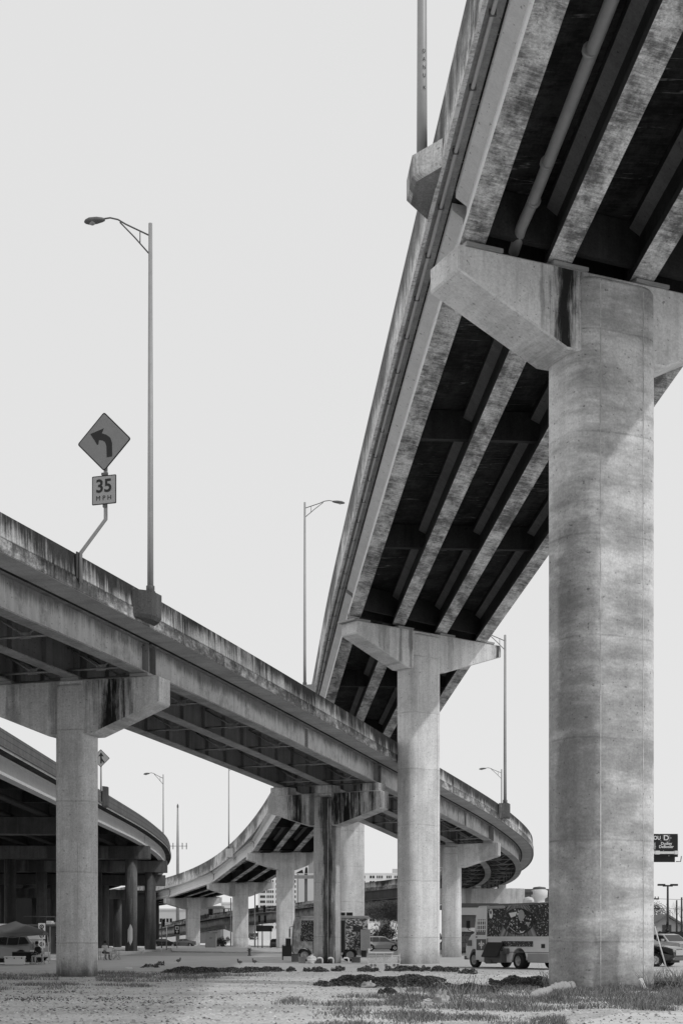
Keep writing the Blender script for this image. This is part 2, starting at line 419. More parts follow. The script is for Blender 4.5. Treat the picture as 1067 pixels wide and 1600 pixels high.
# ------------------------------------------------------------------ paths and swept sections
class Path:
    k = 1.0                                      # size of the cross-section relative to the profiles below
    def __init__(s, nodes, n=60):
        P = [Vector(q[:3]) for q in nodes]; B = [q[3] if len(q) > 3 else 0 for q in nodes]
        pts = []; s.bank = []; s.node_s = []
        ext = [P[0]*2-P[1]]+P+[P[-1]*2-P[-2]]
        eb = [B[0]]+B+[B[-1]]
        def cr(a, b, c, d, t): return .5*((2*b)+(c-a)*t+(2*a-5*b+4*c-d)*t*t+(3*b-a-3*c+d)*t**3)
        tt = [0.0]
        for i in range(1, len(ext)): tt.append(tt[-1]+math.sqrt((ext[i]-ext[i-1]).length))
        L = 0.0; s.S = []; s.P = []
        for i in range(1, len(ext)-2):
            t0, t1, t2, t3 = tt[i-1:i+3]
            for k in range(n+(1 if i == len(ext)-3 else 0)):
                t = t1+(t2-t1)*k/n
                p0, p1, p2, p3 = ext[i-1:i+3]
                a1 = p0*((t1-t)/(t1-t0))+p1*((t-t0)/(t1-t0)); a2 = p1*((t2-t)/(t2-t1))+p2*((t-t1)/(t2-t1)); a3 = p2*((t3-t)/(t3-t2))+p3*((t-t2)/(t3-t2))
                b1 = a1*((t2-t)/(t2-t0))+a2*((t-t0)/(t2-t0)); b2 = a2*((t3-t)/(t3-t1))+a3*((t-t1)/(t3-t1))
                q = b1*((t2-t)/(t2-t1))+b2*((t-t1)/(t2-t1))
                if s.P: L += (q.xy-s.P[-1].xy).length
                if k == 0: s.node_s.append(L)
                s.P.append(q); s.S.append(L); s.bank.append(eb[i]+(eb[i+1]-eb[i])*k/n)
        s.node_s.append(L); s.len = L
    def at(s, d):
        S = s.S
        d = min(max(d, 0), s.len-1e-4)
        lo, hi = 0, len(S)-1
        while hi-lo > 1:
            m = (lo+hi)//2
            if S[m] <= d: lo = m
            else: hi = m
        f = (d-S[lo])/max(S[hi]-S[lo], 1e-9)
        p = s.P[lo].lerp(s.P[hi], f)
        i0, i1 = max(lo-3, 0), min(hi+3, len(S)-1)
        t = (s.P[i1].xy-s.P[i0].xy).normalized()
        return p, Vector((t.y, -t.x, 0)), s.bank[lo]+(s.bank[hi]-s.bank[lo])*f
    def pt(s, d, t, z):
        p, n, b = s.at(d)
        return p+n*t*s.k+Vector((0, 0, (z+t*b)*s.k))

def sweep(mb, path, prof, s0, s1, k0=0.0, k1=0.0, n=1, mats=None, straight=False, caps=True):
    """closed profile of (t, z) swept from station s0+k0*t to s1+k1*t"""
    N = len(prof); acc = [0.0]
    for i in range(N): acc.append(acc[-1]+math.dist(prof[i], prof[(i+1) % N]))
    rows = []
    for j in range(n+1):
        f = j/n; row = []
        for t, z in prof:
            a, b = s0+k0*t, s1+k1*t
            if straight: row.append(path.pt(a, t, z).lerp(path.pt(b, t, z), f))
            else: row.append(path.pt(a+(b-a)*f, t, z))
        rows.append(row)
    zmin = min(q[1] for q in prof)
    for j in range(n):
        u0 = s0+(s1-s0)*j/n; u1 = s0+(s1-s0)*(j+1)/n
        for i in range(N):
            k = (i+1) % N
            if abs(prof[i][1]-prof[k][1]) > abs(prof[i][0]-prof[k][0]): va, vb = prof[i][1]-zmin, prof[k][1]-zmin
            else: va, vb = prof[i][0], prof[k][0]
            mb.poly([rows[j][i], rows[j][k], rows[j+1][k], rows[j+1][i]], mats[i] if mats else 0,
                    [(u0, va), (u0, vb), (u1, vb), (u1, va)])
    if caps:
        mb.poly(rows[0], mats[0] if mats else 0); mb.poly(rows[-1][::-1], mats[0] if mats else 0)

def rrect(a, b, r, n=7):
    pts = []
    for cx, cy, a0 in ((a/2-r, b/2-r, 0), (-a/2+r, b/2-r, 90), (-a/2+r, -b/2+r, 180), (a/2-r, -b/2+r, 270)):
        for k in range(n+1):
            t = R(a0+90*k/n); pts.append((cx+r*math.cos(t), cy+r*math.sin(t)))
    return pts

def pier(X, Y, az, ztop, a, b, r, Ll, Lr, capw, endh, depth, label, group, mcol='pier', mcap='cap', pads=(), padw=.5, padh=.06, slope=0.0, pedestal=False, box_gap=.18, zb=-.3, cap_ends=None):
    """hammerhead pier; az is the bearing of the cap's right arm, clockwise from +Y"""
    root = empty('bridge_pier', (X, Y, 0), R(90)-R(az), label, 'bridge pier', group)
    c = MB(); out = rrect(a, b, r); N = len(out)
    per = [0.0]
    for i in range(N): per.append(per[-1]+math.dist(out[i], out[(i+1) % N]))
    zt = ztop-box_gap
    hs = [zb, zt-.12, zt]
    for i in range(N):
        k = (i+1) % N
        (x0, y0), (x1, y1) = out[i], out[k]
        sm = True
        c.poly([(x0, y0, hs[0]), (x1, y1, hs[0]), (x1, y1, hs[1]), (x0, y0, hs[1])], 0, [(per[i], hs[0]), (per[i+1], hs[0]), (per[i+1], hs[1]), (per[i], hs[1])], sm)
        s_ = .95
        c.poly([(x0, y0, hs[1]), (x1, y1, hs[1]), (x1*s_, y1*s_, hs[2]), (x0*s_, y0*s_, hs[2])], 0, [(per[i], hs[1]), (per[i+1], hs[1]), (per[i+1], hs[2]), (per[i], hs[2])], sm)
    c.poly([(x*.95, y*.95, hs[2]) for x, y in out], 0)
    o = c.build('column', mcol, root)
    # seams where the formwork met: thin raised fins on the front and back faces
    sm_ = MB()
    for xs in (-a/2+r, a/2-r):
        for ys in (-b/2-.004, b/2+.004):
            sm_.box(xs-.012, xs+.012, ys-.006, ys+.006, .1, zt-.2)
    sm_.build('formwork_seam', mcol, root)
    q = a/2+.02
    zl, zr = ztop-Ll*slope, ztop+Lr*slope
    prof = [(-Ll, zl), (Lr, zr), (Lr, zr-endh), (q+.25, ztop-depth), (-q-.25, ztop-depth), (-Ll, zl-endh)]
    cp = MB()
    cp.extrude(prof[::-1], lambda u, v: (u, -capw/2, v), lambda u, v: (u, capw/2, v))
    cap = cp.build('cap', mcap, root, bevel=.05)
    for t in pads:
        zz = ztop+t*slope
        p = MB()
        if pedestal:
            p.box(t-.62, t+.62, -capw/2+.03, capw/2-.03, zz-.02, zz+padh)
            p.build('pedestal', mcap, root, bevel=.02)
        else:
            p.box(t-padw, t+padw, -capw/2-.06, capw/2+.06, zz-.01, zz+padh)
            p.build('bearing_plate', 'galv', root)
    return root

def ramp_girders(path, root, spans, offs, prof_f, name, mats, pm, straight=True, n=1, gap=.35):
    """spans: list of (s0, tan0, s1, tan1)"""
    for (s0, k0, s1, k1) in spans:
        for gi, t in enumerate(offs):
            mb = MB(); pr = [(t+a, z) for a, z in prof_f]
            sweep(mb, path, pr, s0+gap, s1-gap, k0, k1, n, pm, straight)
            mb.build(name, [mats[0]]+(['girder_side']*2 if t == offs[0] else mats[1:]), root, world=True)  # inner sides carry painted shade and grime; the outer girder stays pale

# ================================================================== RAMP A: the high flyover
A_PIERS = [(8.1, 46.0, 20), (4.71, 90, 35), (.9, 142, 30), (-7.6, 200, 0), (-16.1, 235, 0), (-26.7, 265, 0)]
A = Path([(13.9, -40, 23.4), (11.1, 0, 22.85), (7.88, 46, 21.97), (4.71, 90, 20.3), (.9, 142, 17.2), (-7.6, 200, 13.25, .02), (-16.1, 235, 10.5, .03), (-26.7, 265, 8.9, .03), (-43, 294, 7.5, .02), (-64, 316, 6.4)])
flyover = empty('flyover_ramp', (8.1, 46, 0), 0, 'tall concrete flyover descending from the upper right, dark underside striped by pale girders', 'elevated ramp', 'elevated ramps of the interchange')
GO = (-4.2, -1.4, 1.4, 4.2)
# beam section, clockwise from the lower left corner
BEAM = [(-.38, 0), (-.38, .24), (-.13, .48), (-.11, 1.32), (-.46, 1.5), (-.46, 1.72), (.46, 1.72), (.46, 1.5), (.11, 1.32), (.13, .48), (.38, .24), (.38, 0)]
BEAM_M = [1, 1, 1, 2, 1, 1, 1, 2, 1, 1, 1, 0]
tn = lambda a: math.tan(R(a))
ns = A.node_s
a_st = [(ns[0], 0)]+[(ns[i+2], tn(p[2])) for i, p in enumerate(A_PIERS)]+[(ns[8], 0), (ns[9], 0)]
spans = [(a_st[i][0], a_st[i][1], a_st[i+1][0], a_st[i+1][1]) for i in range(len(a_st)-1)]
ramp_girders(A, flyover, spans, GO, BEAM, 'girder', ['girder', 'grimy_shaded', 'strip'], BEAM_M)
# deck, barriers, diaphragms
ZB, ZT = 1.735, 2.05
nn = 150
mb = MB(); sweep(mb, A, [(-5.16, ZB), (-4.7, ZB), (4.7, ZB), (5.16, ZB), (5.16, ZT), (-5.16, ZT)], 0, A.len, n=nn, mats=[0, 1, 0, 0, 0, 0])
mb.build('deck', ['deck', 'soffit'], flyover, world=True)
for sg in (-1, 1):
    mb = MB(); pr = [(5.30, 1.60), (5.30, 1.92), (5.27, 1.95), (5.24, ZT+1.46), (5.00, ZT+1.46), (4.94, ZT+.35), (4.80, ZT+.12), (4.80, ZT+.01), (5.17, ZT+.01), (5.17, 1.60)]
    pr = [(sg*t, z) for t, z in pr]
    if sg > 0: pr = pr[::-1]
    sweep(mb, A, pr, 0, A.len, n=nn)
    mb.build('barrier', 'barrier_far', flyover, world=True)
for (s0, k0, s1, k1) in spans[:6]:
    for f in (.333, .667):
        for g in range(3):
            t0, t1 = GO[g]+.125, GO[g+1]-.125
            s_ = s0+(s1-s0)*f; kk = (k0+(k1-k0)*f)*0
            mb = MB(); sweep(mb, A, [(t0, .52), (t0, 1.70), (t1, 1.70), (t1, .52)], s_-.14, s_+.14, kk, kk)
            mb.build('diaphragm', 'grimy_shaded', flyover, world=True)
    for g in range(3):
        t0, t1 = GO[g]+.125, GO[g+1]-.125
        for (se, ke, d) in ((s0, k0, .9), (s1, k1, -.9)):
            mb = MB(); sweep(mb, A, [(t0, .35), (t0, 1.70), (t1, 1.70), (t1, .35)], se+d-.12, se+d+.12, ke, ke)
            mb.build('diaphragm', 'grimy_shaded', flyover, world=True)
# conduit clipped under the left overhang
cs = [A.pt(s_, -4.98, ZB-.10) for s_ in [q*2.0 for q in range(0, int(ns[4]//2))]]
mb = MB(); mb.tube(cs, .055, 8)
for s_ in [q*3.0+1 for q in range(0, int(ns[4]//3))]:
    p, nrm, _ = A.at(s_); q = A.pt(s_, -4.98, ZB-.10)
    mb.obox(q, nrm, Vector((-nrm.y, nrm.x, 0)), .09, .03, q.z-.06, q.z+.14, 1)
mb.build('conduit', ['conduit', 'galv_dark'], flyover, world=True)
# drain pipe hung between the first two girders, with its elbow at the pier
s1_ = ns[2]
dp = [A.pt(s1_-q, -2.55+.004*q, .95) for q in (44, 36, 28, 20, 12, 6, 4)]+[A.pt(s1_-3, -2.6, .82), A.pt(s1_-2.2, -2.72, .62), A.pt(s1_-1.4, -2.8, .25)]
mb = MB(); mb.tube(dp, .17, 12)
for q in (34, 26, 18, 10, 5, 3.2):
    mb.tube([A.pt(s1_-q, -2.56, .95 if q > 3.5 else .84), A.pt(s1_-q-.12, -2.56, .95 if q > 3.5 else .84)], .20, 12)
mb.build('drain_pipe', 'galv', flyover, world=True)
def lamp_pedestal(path, s_, side, T, zlow, zhigh, root, mat, ln=1.5, proj=.75):
    """concrete corbel on a barrier's outer face"""
    p, n, b = path.at(s_); fw = Vector((-n.y, n.x, 0)); n = n*side
    base = path.pt(s_, side*T, 0)
    mb = MB()
    out = [(-ln, .003), (-ln*.42, proj), (ln*.42, proj), (ln, .003)]
    lo = [base+fw*u+n*v+Vector((0, 0, zlow)) for u, v in out]; hi = [base+fw*u+n*v+Vector((0, 0, zhigh)) for u, v in out]
    lo2 = [base+fw*u*.92+n*v*.85+Vector((0, 0, zlow-.14)) for u, v in out]
    for A_, B_ in ((lo2, lo), (lo, hi)):
        for i in range(3): mb.poly([A_[i], A_[i+1], B_[i+1], B_[i]])
        mb.poly([A_[3], A_[0], B_[0], B_[3]])
    mb.poly(hi); mb.poly(lo2[::-1])
    mb.build('lamp_pedestal', mat, root, world=True)
    return base+n*proj*.5+Vector((0, 0, zhigh))
def street_lamp(pos, height, arm, armdir, label, r0=.12, r1=.075, head=True, mat='galv'):
    root = empty('street_lamp', pos, 0, label, 'street lamp', 'tall street lamps on the ramps')
    mb = MB(); mb.tube([(0, 0, 0), (0, 0, height*.2), (0, 0, height)], [r0, r0*.93, r1], 12); mb.build('pole', mat, root)
    mb = MB(); mb.box(-r0*1.7, r0*1.7, -r0*1.7, r0*1.7, -.02, .06); mb.tube([(0, 0, .04), (0, 0, .30)], r0*1.35, 12)
    mb.build('base_plate', 'galv_dark', root, bevel=.01)
    if arm:
        d = Vector(armdir).normalized(); up = Vector((0, 0, 1))
        a = MB()
        top = [up*(height-.45)+d*.05, up*(height-.05)+d*(arm*.38), up*(height+.12)+d*(arm*.5), up*(height+.18)+d*(arm*.62), up*(height+.12)+d*(arm*.75)]
        a.tube(top, .032, 8); a.tube([up*(height-1.15)+d*.05, up*(height-.55)+d*arm*.24, up*(height+.02)+d*arm*.47], .028, 8)
        a.tube([up*(height-.28)+d*arm*.16, up*(height-.75)+d*arm*.16], .022, 6)
        a.build('arm', 'galv_dark', root)
        h = MB(); n = 14; sx = Vector((-d.y, d.x, 0))
        L0, L1 = arm*.70, arm*1.02
        secs = []
        for f, wd, hh in ((0, .05, .05), (.12, .10, .09), (.4, .17, .13), (.75, .18, .13), (.93, .12, .08), (1, .03, .03)):
            c = up*(height+.10-.10*f)+d*(L0+(L1-L0)*f)
            secs.append([c+sx*wd*math.cos(2*math.pi*k/n)+up*hh*math.sin(2*math.pi*k/n)*(1 if math.sin(2*math.pi*k/n) > 0 else .8) for k in range(n)])
        for A_, B_ in zip(secs, secs[1:]):
            for k in range(n): h.poly([A_[k], A_[(k+1) % n], B_[(k+1) % n], B_[k]], 0, None, True)
        h.poly(secs[0][::-1]); h.poly(secs[-1])
        ho = h.build('lamp_head', 'galv_dark', root)
        g = MB(); c = up*(height-.035)+d*(L0+(L1-L0)*.62)
        g.lathe(c, [(0, -.075), (.07, -.065), (.12, -.03), (.135, .02)], 12); g.build('lens', 'lamp_glass', ho)
    return root
leftA = lambda s_: -A.at(s_)[1]
# lamps on the flyover's left barrier
sA = ns[2]-2.0
P = lamp_pedestal(A, sA, -1, 5.28, 1.75, 2.35, flyover, 'barrier_bracket', 1.7, .75)
big = street_lamp(P, 13.5, 2.7, A.at(sA)[1], "thick lamp pole on the high flyover's bracket, running out of the picture top", .16, .11)
for k, ch in enumerate('OANUK'):
    text(ch, .16, 'black', big, (.05+.004*k, -.153+.0012*k, 3.4-k*.24-(.12 if k == 4 else 0)), (R(90), 0, R(10)), 'stencil_letter', .8, .002)
def near_s(path, X, Y):
    best = min(range(len(path.P)), key=lambda i: (path.P[i].x-X)**2+(path.P[i].y-Y)**2)
    return path.S[best]
s_ = near_s(A, 2.6, 116)
P = lamp_pedestal(A, s_, -1, 5.28, 1.5, 2.6, flyover, 'cap', 1.0, 1.3)
street_lamp(P, 14.5, 3.1, A.at(s_)[1], 'lamp behind the flyover edge with its arm reaching right over the flyover')
s_ = near_s(A, -11.3, 215)
P = lamp_pedestal(A, s_, -1, 5.28, 1.4, 2.6, flyover, 'cap', 1.6, .7)
street_lamp(P, 12.5, 3.0, A.at(s_)[1], "thin lamp pole on the flyover's far curve, its top hidden by the steel ramp", .10, .07)
# piers
D_ = [(21.84, 3.1, 2.25, .77, 5.55, 5.2, 1.8, .75, 2.45), (20.15, 2.5, 1.65, .46, 5.5, 6.4, 1.45, .75, 2.3), (17.05, 2.5, 1.65, .46, 5.6, 5.6, 1.45, .75, 2.2),
      (13.1, 2.4, 1.7, .46, 5.3, 5.3, 1.5, .9, 2.3), (10.35, 2.4, 1.7, .46, 5.3, 5.3, 1.5, .9, 2.2), (8.75, 2.4, 1.7, .46, 5.3, 5.3, 1.5, .9, 2.1)]
LA = ['huge blotchy concrete column with T shaped cap, the nearest and thickest of all', 'pale tall flyover column with hammerhead cap partly sunlit on its right end',
      'plain pale flyover column standing behind the food truck with the roof unit', 'pale column under the curving flyover, left of the picture-covered food truck',
      'pale column under the curving flyover beside the low utility cabinet', 'pale short column under the curving flyover, nearest the ribbed old viaduct']
for i, (X, Y, sk) in enumerate(A_PIERS):
    s_ = ns[i+2]; nrm = A.at(s_)[1]; az = math.degrees(math.atan2(nrm.x, nrm.y))-sk
    zt, a, b, r, Ll, Lr, cw, eh, dep = D_[i]
    c = 1/math.cos(R(sk))
    pier(X, Y, az, zt, a, b, r, Ll, Lr, cw, eh, dep, LA[i], 'piers of the high flyover', 'pier_big' if i == 0 else 'pier', ('cap_near', 'cap_second')[i] if i < 2 else 'cap',
         [g*c-(.22 if i == 0 else 0) for g in GO], .62, .10, slope=A.at(s_)[2], zb=-.4)
# ================================================================== RAMP B: steel girder ramp crossing in front
B_PIERS = [(-10.87, 60.61), (-0.8778, 91.54), (8.987, 120.2), (15.99, 174.5)]
Bp = Path([(-29.89, 1.045, 13.09), (-20.48, 30.72, 12.73), (-10.87, 60.61, 12.21), (-0.8778, 91.54, 11.03), (8.987, 120.2, 9.281, 0.03), (14.32, 145.3, 8.445, 0.045), (15.99, 174.5, 7.713, 0.045), (12.54, 201.7, 7.348, 0.03), (4.18, 225.7, 7.034)])
bn = Bp.node_s; Bp.k = 1.045
ramp_b = empty('steel_girder_ramp', (-10.87, 60.6, 0), 0, 'curved ramp on painted steel girders with a dark-streaked parapet, crossing from the left edge', 'elevated ramp', 'elevated ramps of the interchange')
BO = (-2.97, 0, 2.97)
ST = [(-.29, 0), (-.29, .05), (-.018, .05), (-.018, 1.20), (-.2, 1.20), (-.2, 1.24), (.2, 1.24), (.2, 1.20), (.018, 1.20), (.018, .05), (.29, .05), (.29, 0)]
ST_M = [1, 1, 0, 0, 0, 0, 0, 0, 0, 1, 1, 1]
bst = [bn[0], bn[1], bn[2], bn[3], bn[4], bn[6], bn[8]]
for i in range(6):
    crv = i >= 3
    for t in BO:
        mb = MB(); sweep(mb, Bp, [(t+a, z) for a, z in ST], bst[i]+.12, bst[i+1]-.12, n=12 if i == 4 else (8 if crv else 5), mats=ST_M)
        # stiffener plates on both faces: one at each bearing, lighter ones along the inside face
        def plate(s_, t0, t1, wd):
            n_ = Bp.at(s_)[1]; c = Bp.pt(s_, (t0+t1)/2, 0)
            mb.obox(c, n_, Vector((-n_.y, n_.x, 0)), abs(t1-t0)/2, wd, c.z+.051, c.z+1.199)
        for e in (bst[i]+.35, bst[i+1]-.35):
            plate(e, t+.02, t+.27, .02); plate(e, t-.02, t-.27, .02)
        q = bst[i]+2.5
        while q < bst[i+1]-1.5:
            if t > -2: plate(q, t-.02, t-.2, .01)
            if t < 2: plate(q, t+.02, t+.2, .01)
            q += 2.6
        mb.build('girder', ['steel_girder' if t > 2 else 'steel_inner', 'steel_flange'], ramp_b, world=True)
    # cross frames between neighbouring girders
    L_ = bst[i+1]-bst[i]; k = max(2, int(round(L_/6.2)))
    for j in range(k+1):
        q = bst[i]+.9+(L_-1.8)*j/k
        for g in range(2):
            a, b = BO[g]+.03, BO[g+1]-.03
            mb = MB()
            def P_(t, z): return Bp.pt(q, t, z)
            mb.tube([P_(a, .2), P_(b, .2)], .05, 4); mb.tube([P_(a, 1.12), P_(b, 1.12)], .045, 4)
            mb.tube([P_(a, 1.1), P_((a+b)/2, .22)], .04, 4); mb.tube([P_(b, 1.1), P_((a+b)/2, .22)], .04, 4)
            c = P_((a+b)/2, 0); n_ = Bp.at(q)[1]; mb.obox(c, n_, (-n_.y, n_.x, 0), .22, .012, c.z+.12, c.z+.36)
            mb.build('cross_frame', 'steel_flange', ramp_b, world=True)
nb = 170
mb = MB(); sweep(mb, Bp, [(-4.28, 1.24), (-3.3, 1.25), (3.3, 1.25), (4.28, 1.24), (4.28, 1.60), (-4.28, 1.60)], 0, Bp.len, n=nb, mats=[2, 1, 2, 0, 0, 0])
mb.build('deck', ['deck', 'soffit', 'deck'], ramp_b, world=True)
for sg in (-1, 1):
    mb = MB(); pr = [(4.38, 1.20), (4.38, 1.62), (4.33, 1.66), (4.30, 2.42), (4.06, 2.42), (4.02, 1.95), (3.85, 1.7), (3.85, 1.61), (4.30, 1.61), (4.30, 1.20)]
    pr = [(sg*t, z) for t, z in pr]
    if sg > 0: pr = pr[::-1]
    sweep(mb, Bp, pr, 0, Bp.len, n=nb)
    mb.build('barrier', 'barrier', ramp_b, world=True)
# thin drip flashing below the right parapet
mb = MB(); mb.tube([Bp.pt(q*1.5, 4.36, 1.185) for q in range(int(Bp.len/1.5))], .014, 5); mb.build('drip_strip', 'galv', ramp_b, world=True)
# bolted web splices on the outer girder
for s_ in (near_s(Bp, -14.73, 48.70)-1.2, near_s(Bp, -4.08, 81.09)-2.0, near_s(Bp, 6.06, 111.81)):
    p, n_, _ = Bp.at(s_); fw = Vector((-n_.y, n_.x, 0)); c = Bp.pt(s_, 2.97+.03, 0)
    mb = MB(); mb.obox(c, n_, fw, .011, .22, c.z+.12, c.z+1.14)
    for k in range(11):
        for h in (-.16, -.08, .08, .16):
            q = c+fw*h+n_*.018; mb.obox(q, n_, fw, .010, .018, q.z+.17+k*.09, q.z+.206+k*.09, 1)
    mb.build('splice_plate', ['steel_girder', 'galv_dark'], ramp_b, world=True)
# piers of ramp B
LB = ['stained square column with cantilever cap standing at the left, carrying the steel ramp', 'dark run-stained column with graffiti and three bearing pedestals on its cap',
      'clean column with one long bright-ended cap arm right of centre, left of the food truck']
for i in range(3):
    X, Y = B_PIERS[i]; s_ = bn[i+2]; n_ = Bp.at(s_)[1]; bank = Bp.at(s_)[2]; az = math.degrees(math.atan2(n_.x, n_.y))-(0 if i != 1 else -8)
    z = Bp.at(s_)[0].z
    ped = i == 1
    zt = z-(.48 if ped else .10)
    rt = pier(X, Y, az, zt, 1.48, 1.34, .35, 3.92, 3.92, 1.2, 1.1, (2.25, 2.04, 1.88)[i], LB[i], 'piers of the steel ramp', ('pier_left', 'pier_wet', 'pier')[i], ('cap_left', 'cap_wet', 'cap')[i], [q*1.045 for q in BO], .4, .48 if ped else .10, slope=bank, pedestal=ped, zb=-.3)
X, Y = B_PIERS[3]; s_ = bn[6]; n_ = Bp.at(s_)[1]
rt = empty('bridge_pier', (X, Y, 0), math.atan2(n_.y, n_.x), 'wide flat pier cap like a wall under the far bend of the steel ramp', 'bridge pier', 'piers of the steel ramp')
mb = MB(); mb.box(-4.4, 5.6, -.75, .75, 5.60, 7.42); mb.build('cap', 'cap', rt, bevel=.04)
for t in (.6,):
    mb = MB(); mb.tube([(t, 0, -.3), (t, 0, 5.61)], .62, 20); mb.build('column', 'pier', rt)
for t in BO:
    mb = MB(); mb.box(t-.45, t+.45, -.6, .6, 7.41, 7.72+t*.045); mb.build('pedestal', 'cap', rt)
# lamps and sign on the right parapet
s_ = near_s(Bp, -11.70, 58.10)-.6
P = lamp_pedestal(Bp, s_, 1, 4.36, 1.5, 2.40, ramp_b, 'pedestal_dark', 1.0, .55)
street_lamp(P, 14.1, 2.45, (-1, -.05, 0), 'tall lamp on the steel ramp beside the curve sign, its arm reaching left')
s_ = near_s(Bp, 8.26, 117.56)
P = lamp_pedestal(Bp, s_, 1, 4.36, 1.55, 2.6, ramp_b, 'pedestal_dark', .8, .7)
street_lamp(P, 13.3, 2.7, (-1, -.05, 0), "tall lamp on the steel ramp's right bend, its arm half hidden by the flyover", .13, .09)
s_ = near_s(Bp, 15.57, 184.96)
P = lamp_pedestal(Bp, s_, 1, 4.36, 1.55, 2.6, ramp_b, 'pedestal_dark', .8, .7)
street_lamp(P, 12.5, 2.8, (-1, -.05, 0), 'small far lamp rising behind the bend of the steel ramp, left of a taller pole')
def rounded(pts, r, n=4):
    out = []
    N = len(pts)
    for i in range(N):
        p, a, b = Vector(pts[i]), Vector(pts[i-1]), Vector(pts[(i+1) % N])
        u, v = (a-p).normalized()*r, (b-p).normalized()*r
        for k in range(n+1):
            t = k/n; out.append(tuple(((p+u)*(1-t)+p*t)*(1-t)+(p*(1-t)+(p+v)*t)*t))
    return out
def flat(mb, pts, y0, y1, m=0):
    mb.extrude(pts, lambda a, b: (a, y0, b), lambda a, b: (a, y1, b), m)
    return mb
s_ = near_s(Bp, -13.69, 52.04)+.3
c = Bp.pt(s_+.12, 4.42, 1.45); n_ = Bp.at(s_)[1]; rz = math.atan2(n_.y, n_.x)
sg = empty('curve_warning_sign', c, rz, 'diamond left-curve warning sign above a 35 MPH plaque on a cranked post', 'road sign'); sg.scale = (1.045,)*3
mb = MB(); mb.tube([(0.05, 0, 0), (.05, 0, .98), (.97, 0, 2.02), (.97, 0, 4.2)], [.075]*4, 4); mb.build('post', 'galv', sg)
mb = MB(); mb.box(-.04, .0, -.16, .16, .12, 1.0); mb.build('bracket', 'galv_dark', sg)
Zd, Zp = 4.55, 2.96
def at_sign(name, pts, mat, y0, y1, par): return flat(MB(), pts, y0, y1).build(name, mat, par)
dm = at_sign('diamond_panel', [(.97+a, Zd+b) for a, b in rounded([(0, -.98), (.98, 0), (0, .98), (-.98, 0)], .09)], 'black', -.115, -.10, sg)
at_sign('sign_face', [(.97+a, Zd+b) for a, b in rounded([(0, -.925), (.925, 0), (0, .925), (-.925, 0)], .07)], 'sign_face', -.119, -.1152, dm)
arr = [(-.50, .30), (0, .437), (-.08, .28), (.09, .215), (.235, .10), (.295, -.08), (.30, -.52), (.10, -.53), (.09, -.16), (.045, -.03), (-.04, .035), (-.18, .07), (-.205, -.07), (-.245, -.085)]
at_sign('curve_arrow', [(.97+a, Zd+b) for a, b in arr], 'black', -.123, -.1192, dm)
pq = at_sign('speed_plaque', [(.97+a, Zp+b) for a, b in rounded([(-.44, -.475), (.44, -.475), (.44, .475), (-.44, .475)], .04)], 'black', -.115, -.10, sg)
at_sign('plaque_face', [(.97+a, Zp+b) for a, b in rounded([(-.41, -.445), (.41, -.445), (.41, .445), (-.41, .445)], .03)], 'sign_face2', -.119, -.1152, pq)
text('35', .60, 'black', pq, (.965, -.123, Zp+.115), (R(90), 0, 0), 'numerals', 1.0, .003, bold=.012)
for q, ch in zip((-.21, 0, .20), 'MPH'): text(ch, .22, 'black', pq, (.97+q, -.123, Zp-.27), (R(90), 0, 0), 'letter', 1.0, .003)
mb = MB(); mb.box(.91, 1.03, -.10, .02, Zp-.56, Zp-.44); mb.build('clamp', 'galv_dark', sg)
mb = MB(); mb.box(.86, 1.08, -.10, -.03, Zp+.50, Zp+.58); mb.build('clamp', 'galv_dark', sg)

# ================================================================== RAMP D: old wide viaduct at the left
Dp = Path([(-27.2, 15, 11.0), (-27.4, 60, 11.05), (-27.5, 115, 11.0), (-27.7, 150, 10.95), (-28.1, 168, 10.4), (-30.6, 187, 9.6), (-37, 208, 8.6), (-49, 228, 7.8), (-70, 246, 7)])
dn = Dp.node_s
via = empty('old_viaduct', (-27.5, 115, 0), 0, 'wide old viaduct at far left with ribbed rail and pale outer beam, deep shade beneath', 'elevated ramp', 'elevated ramps of the interchange')
DO = (-25, -21, -17, -13.5, -10.3, -7.3, -4.4, -1.5, 1.5, 4.5, 7.5)
DB = [(-.3, 0), (-.3, .12), (-.14, .3), (-.14, 1.0), (-.3, 1.1), (.3, 1.1), (.14, 1.0), (.14, .3), (.3, .12), (.3, 0)]
bents = [28, 52, 77, 115, 150, 168, 187, 210]
dst = [near_s(Dp, Dp.at(0)[0].x if y < 0 else min(Dp.P, key=lambda q: abs(q.y-y)).x, y) for y in bents]
for i in range(len(dst)-1):
    for t in DO:
        mb = MB(); sweep(mb, Dp, [(t+a, z) for a, z in DB], dst[i]+.15, dst[i+1]-.15, n=4)
        mb.build('girder', 'girder_white' if t > 7 else 'grimy_shaded', via, world=True)  # inner girders carry the underside's shade in their colour; outer one stays pale
    k = max(2, int((dst[i+1]-dst[i])/9))
    for j in range(1, k):
        q = dst[i]+(dst[i+1]-dst[i])*j/k
        for a, b in zip(DO, DO[1:]):
            mb = MB(); sweep(mb, Dp, [(a+.15, .3), (a+.15, 1.1), (b-.15, 1.1), (b-.15, .3)], q-.12, q+.12); mb.build('diaphragm', 'grimy_shaded', via, world=True)
mb = MB(); sweep(mb, Dp, [(-26.4, 1.12), (8.4, 1.12), (8.4, 1.36), (-26.4, 1.36)], 0, Dp.len, n=90, mats=[1, 0, 0, 0]); mb.build('deck', ['deck', 'soffit'], via, world=True)
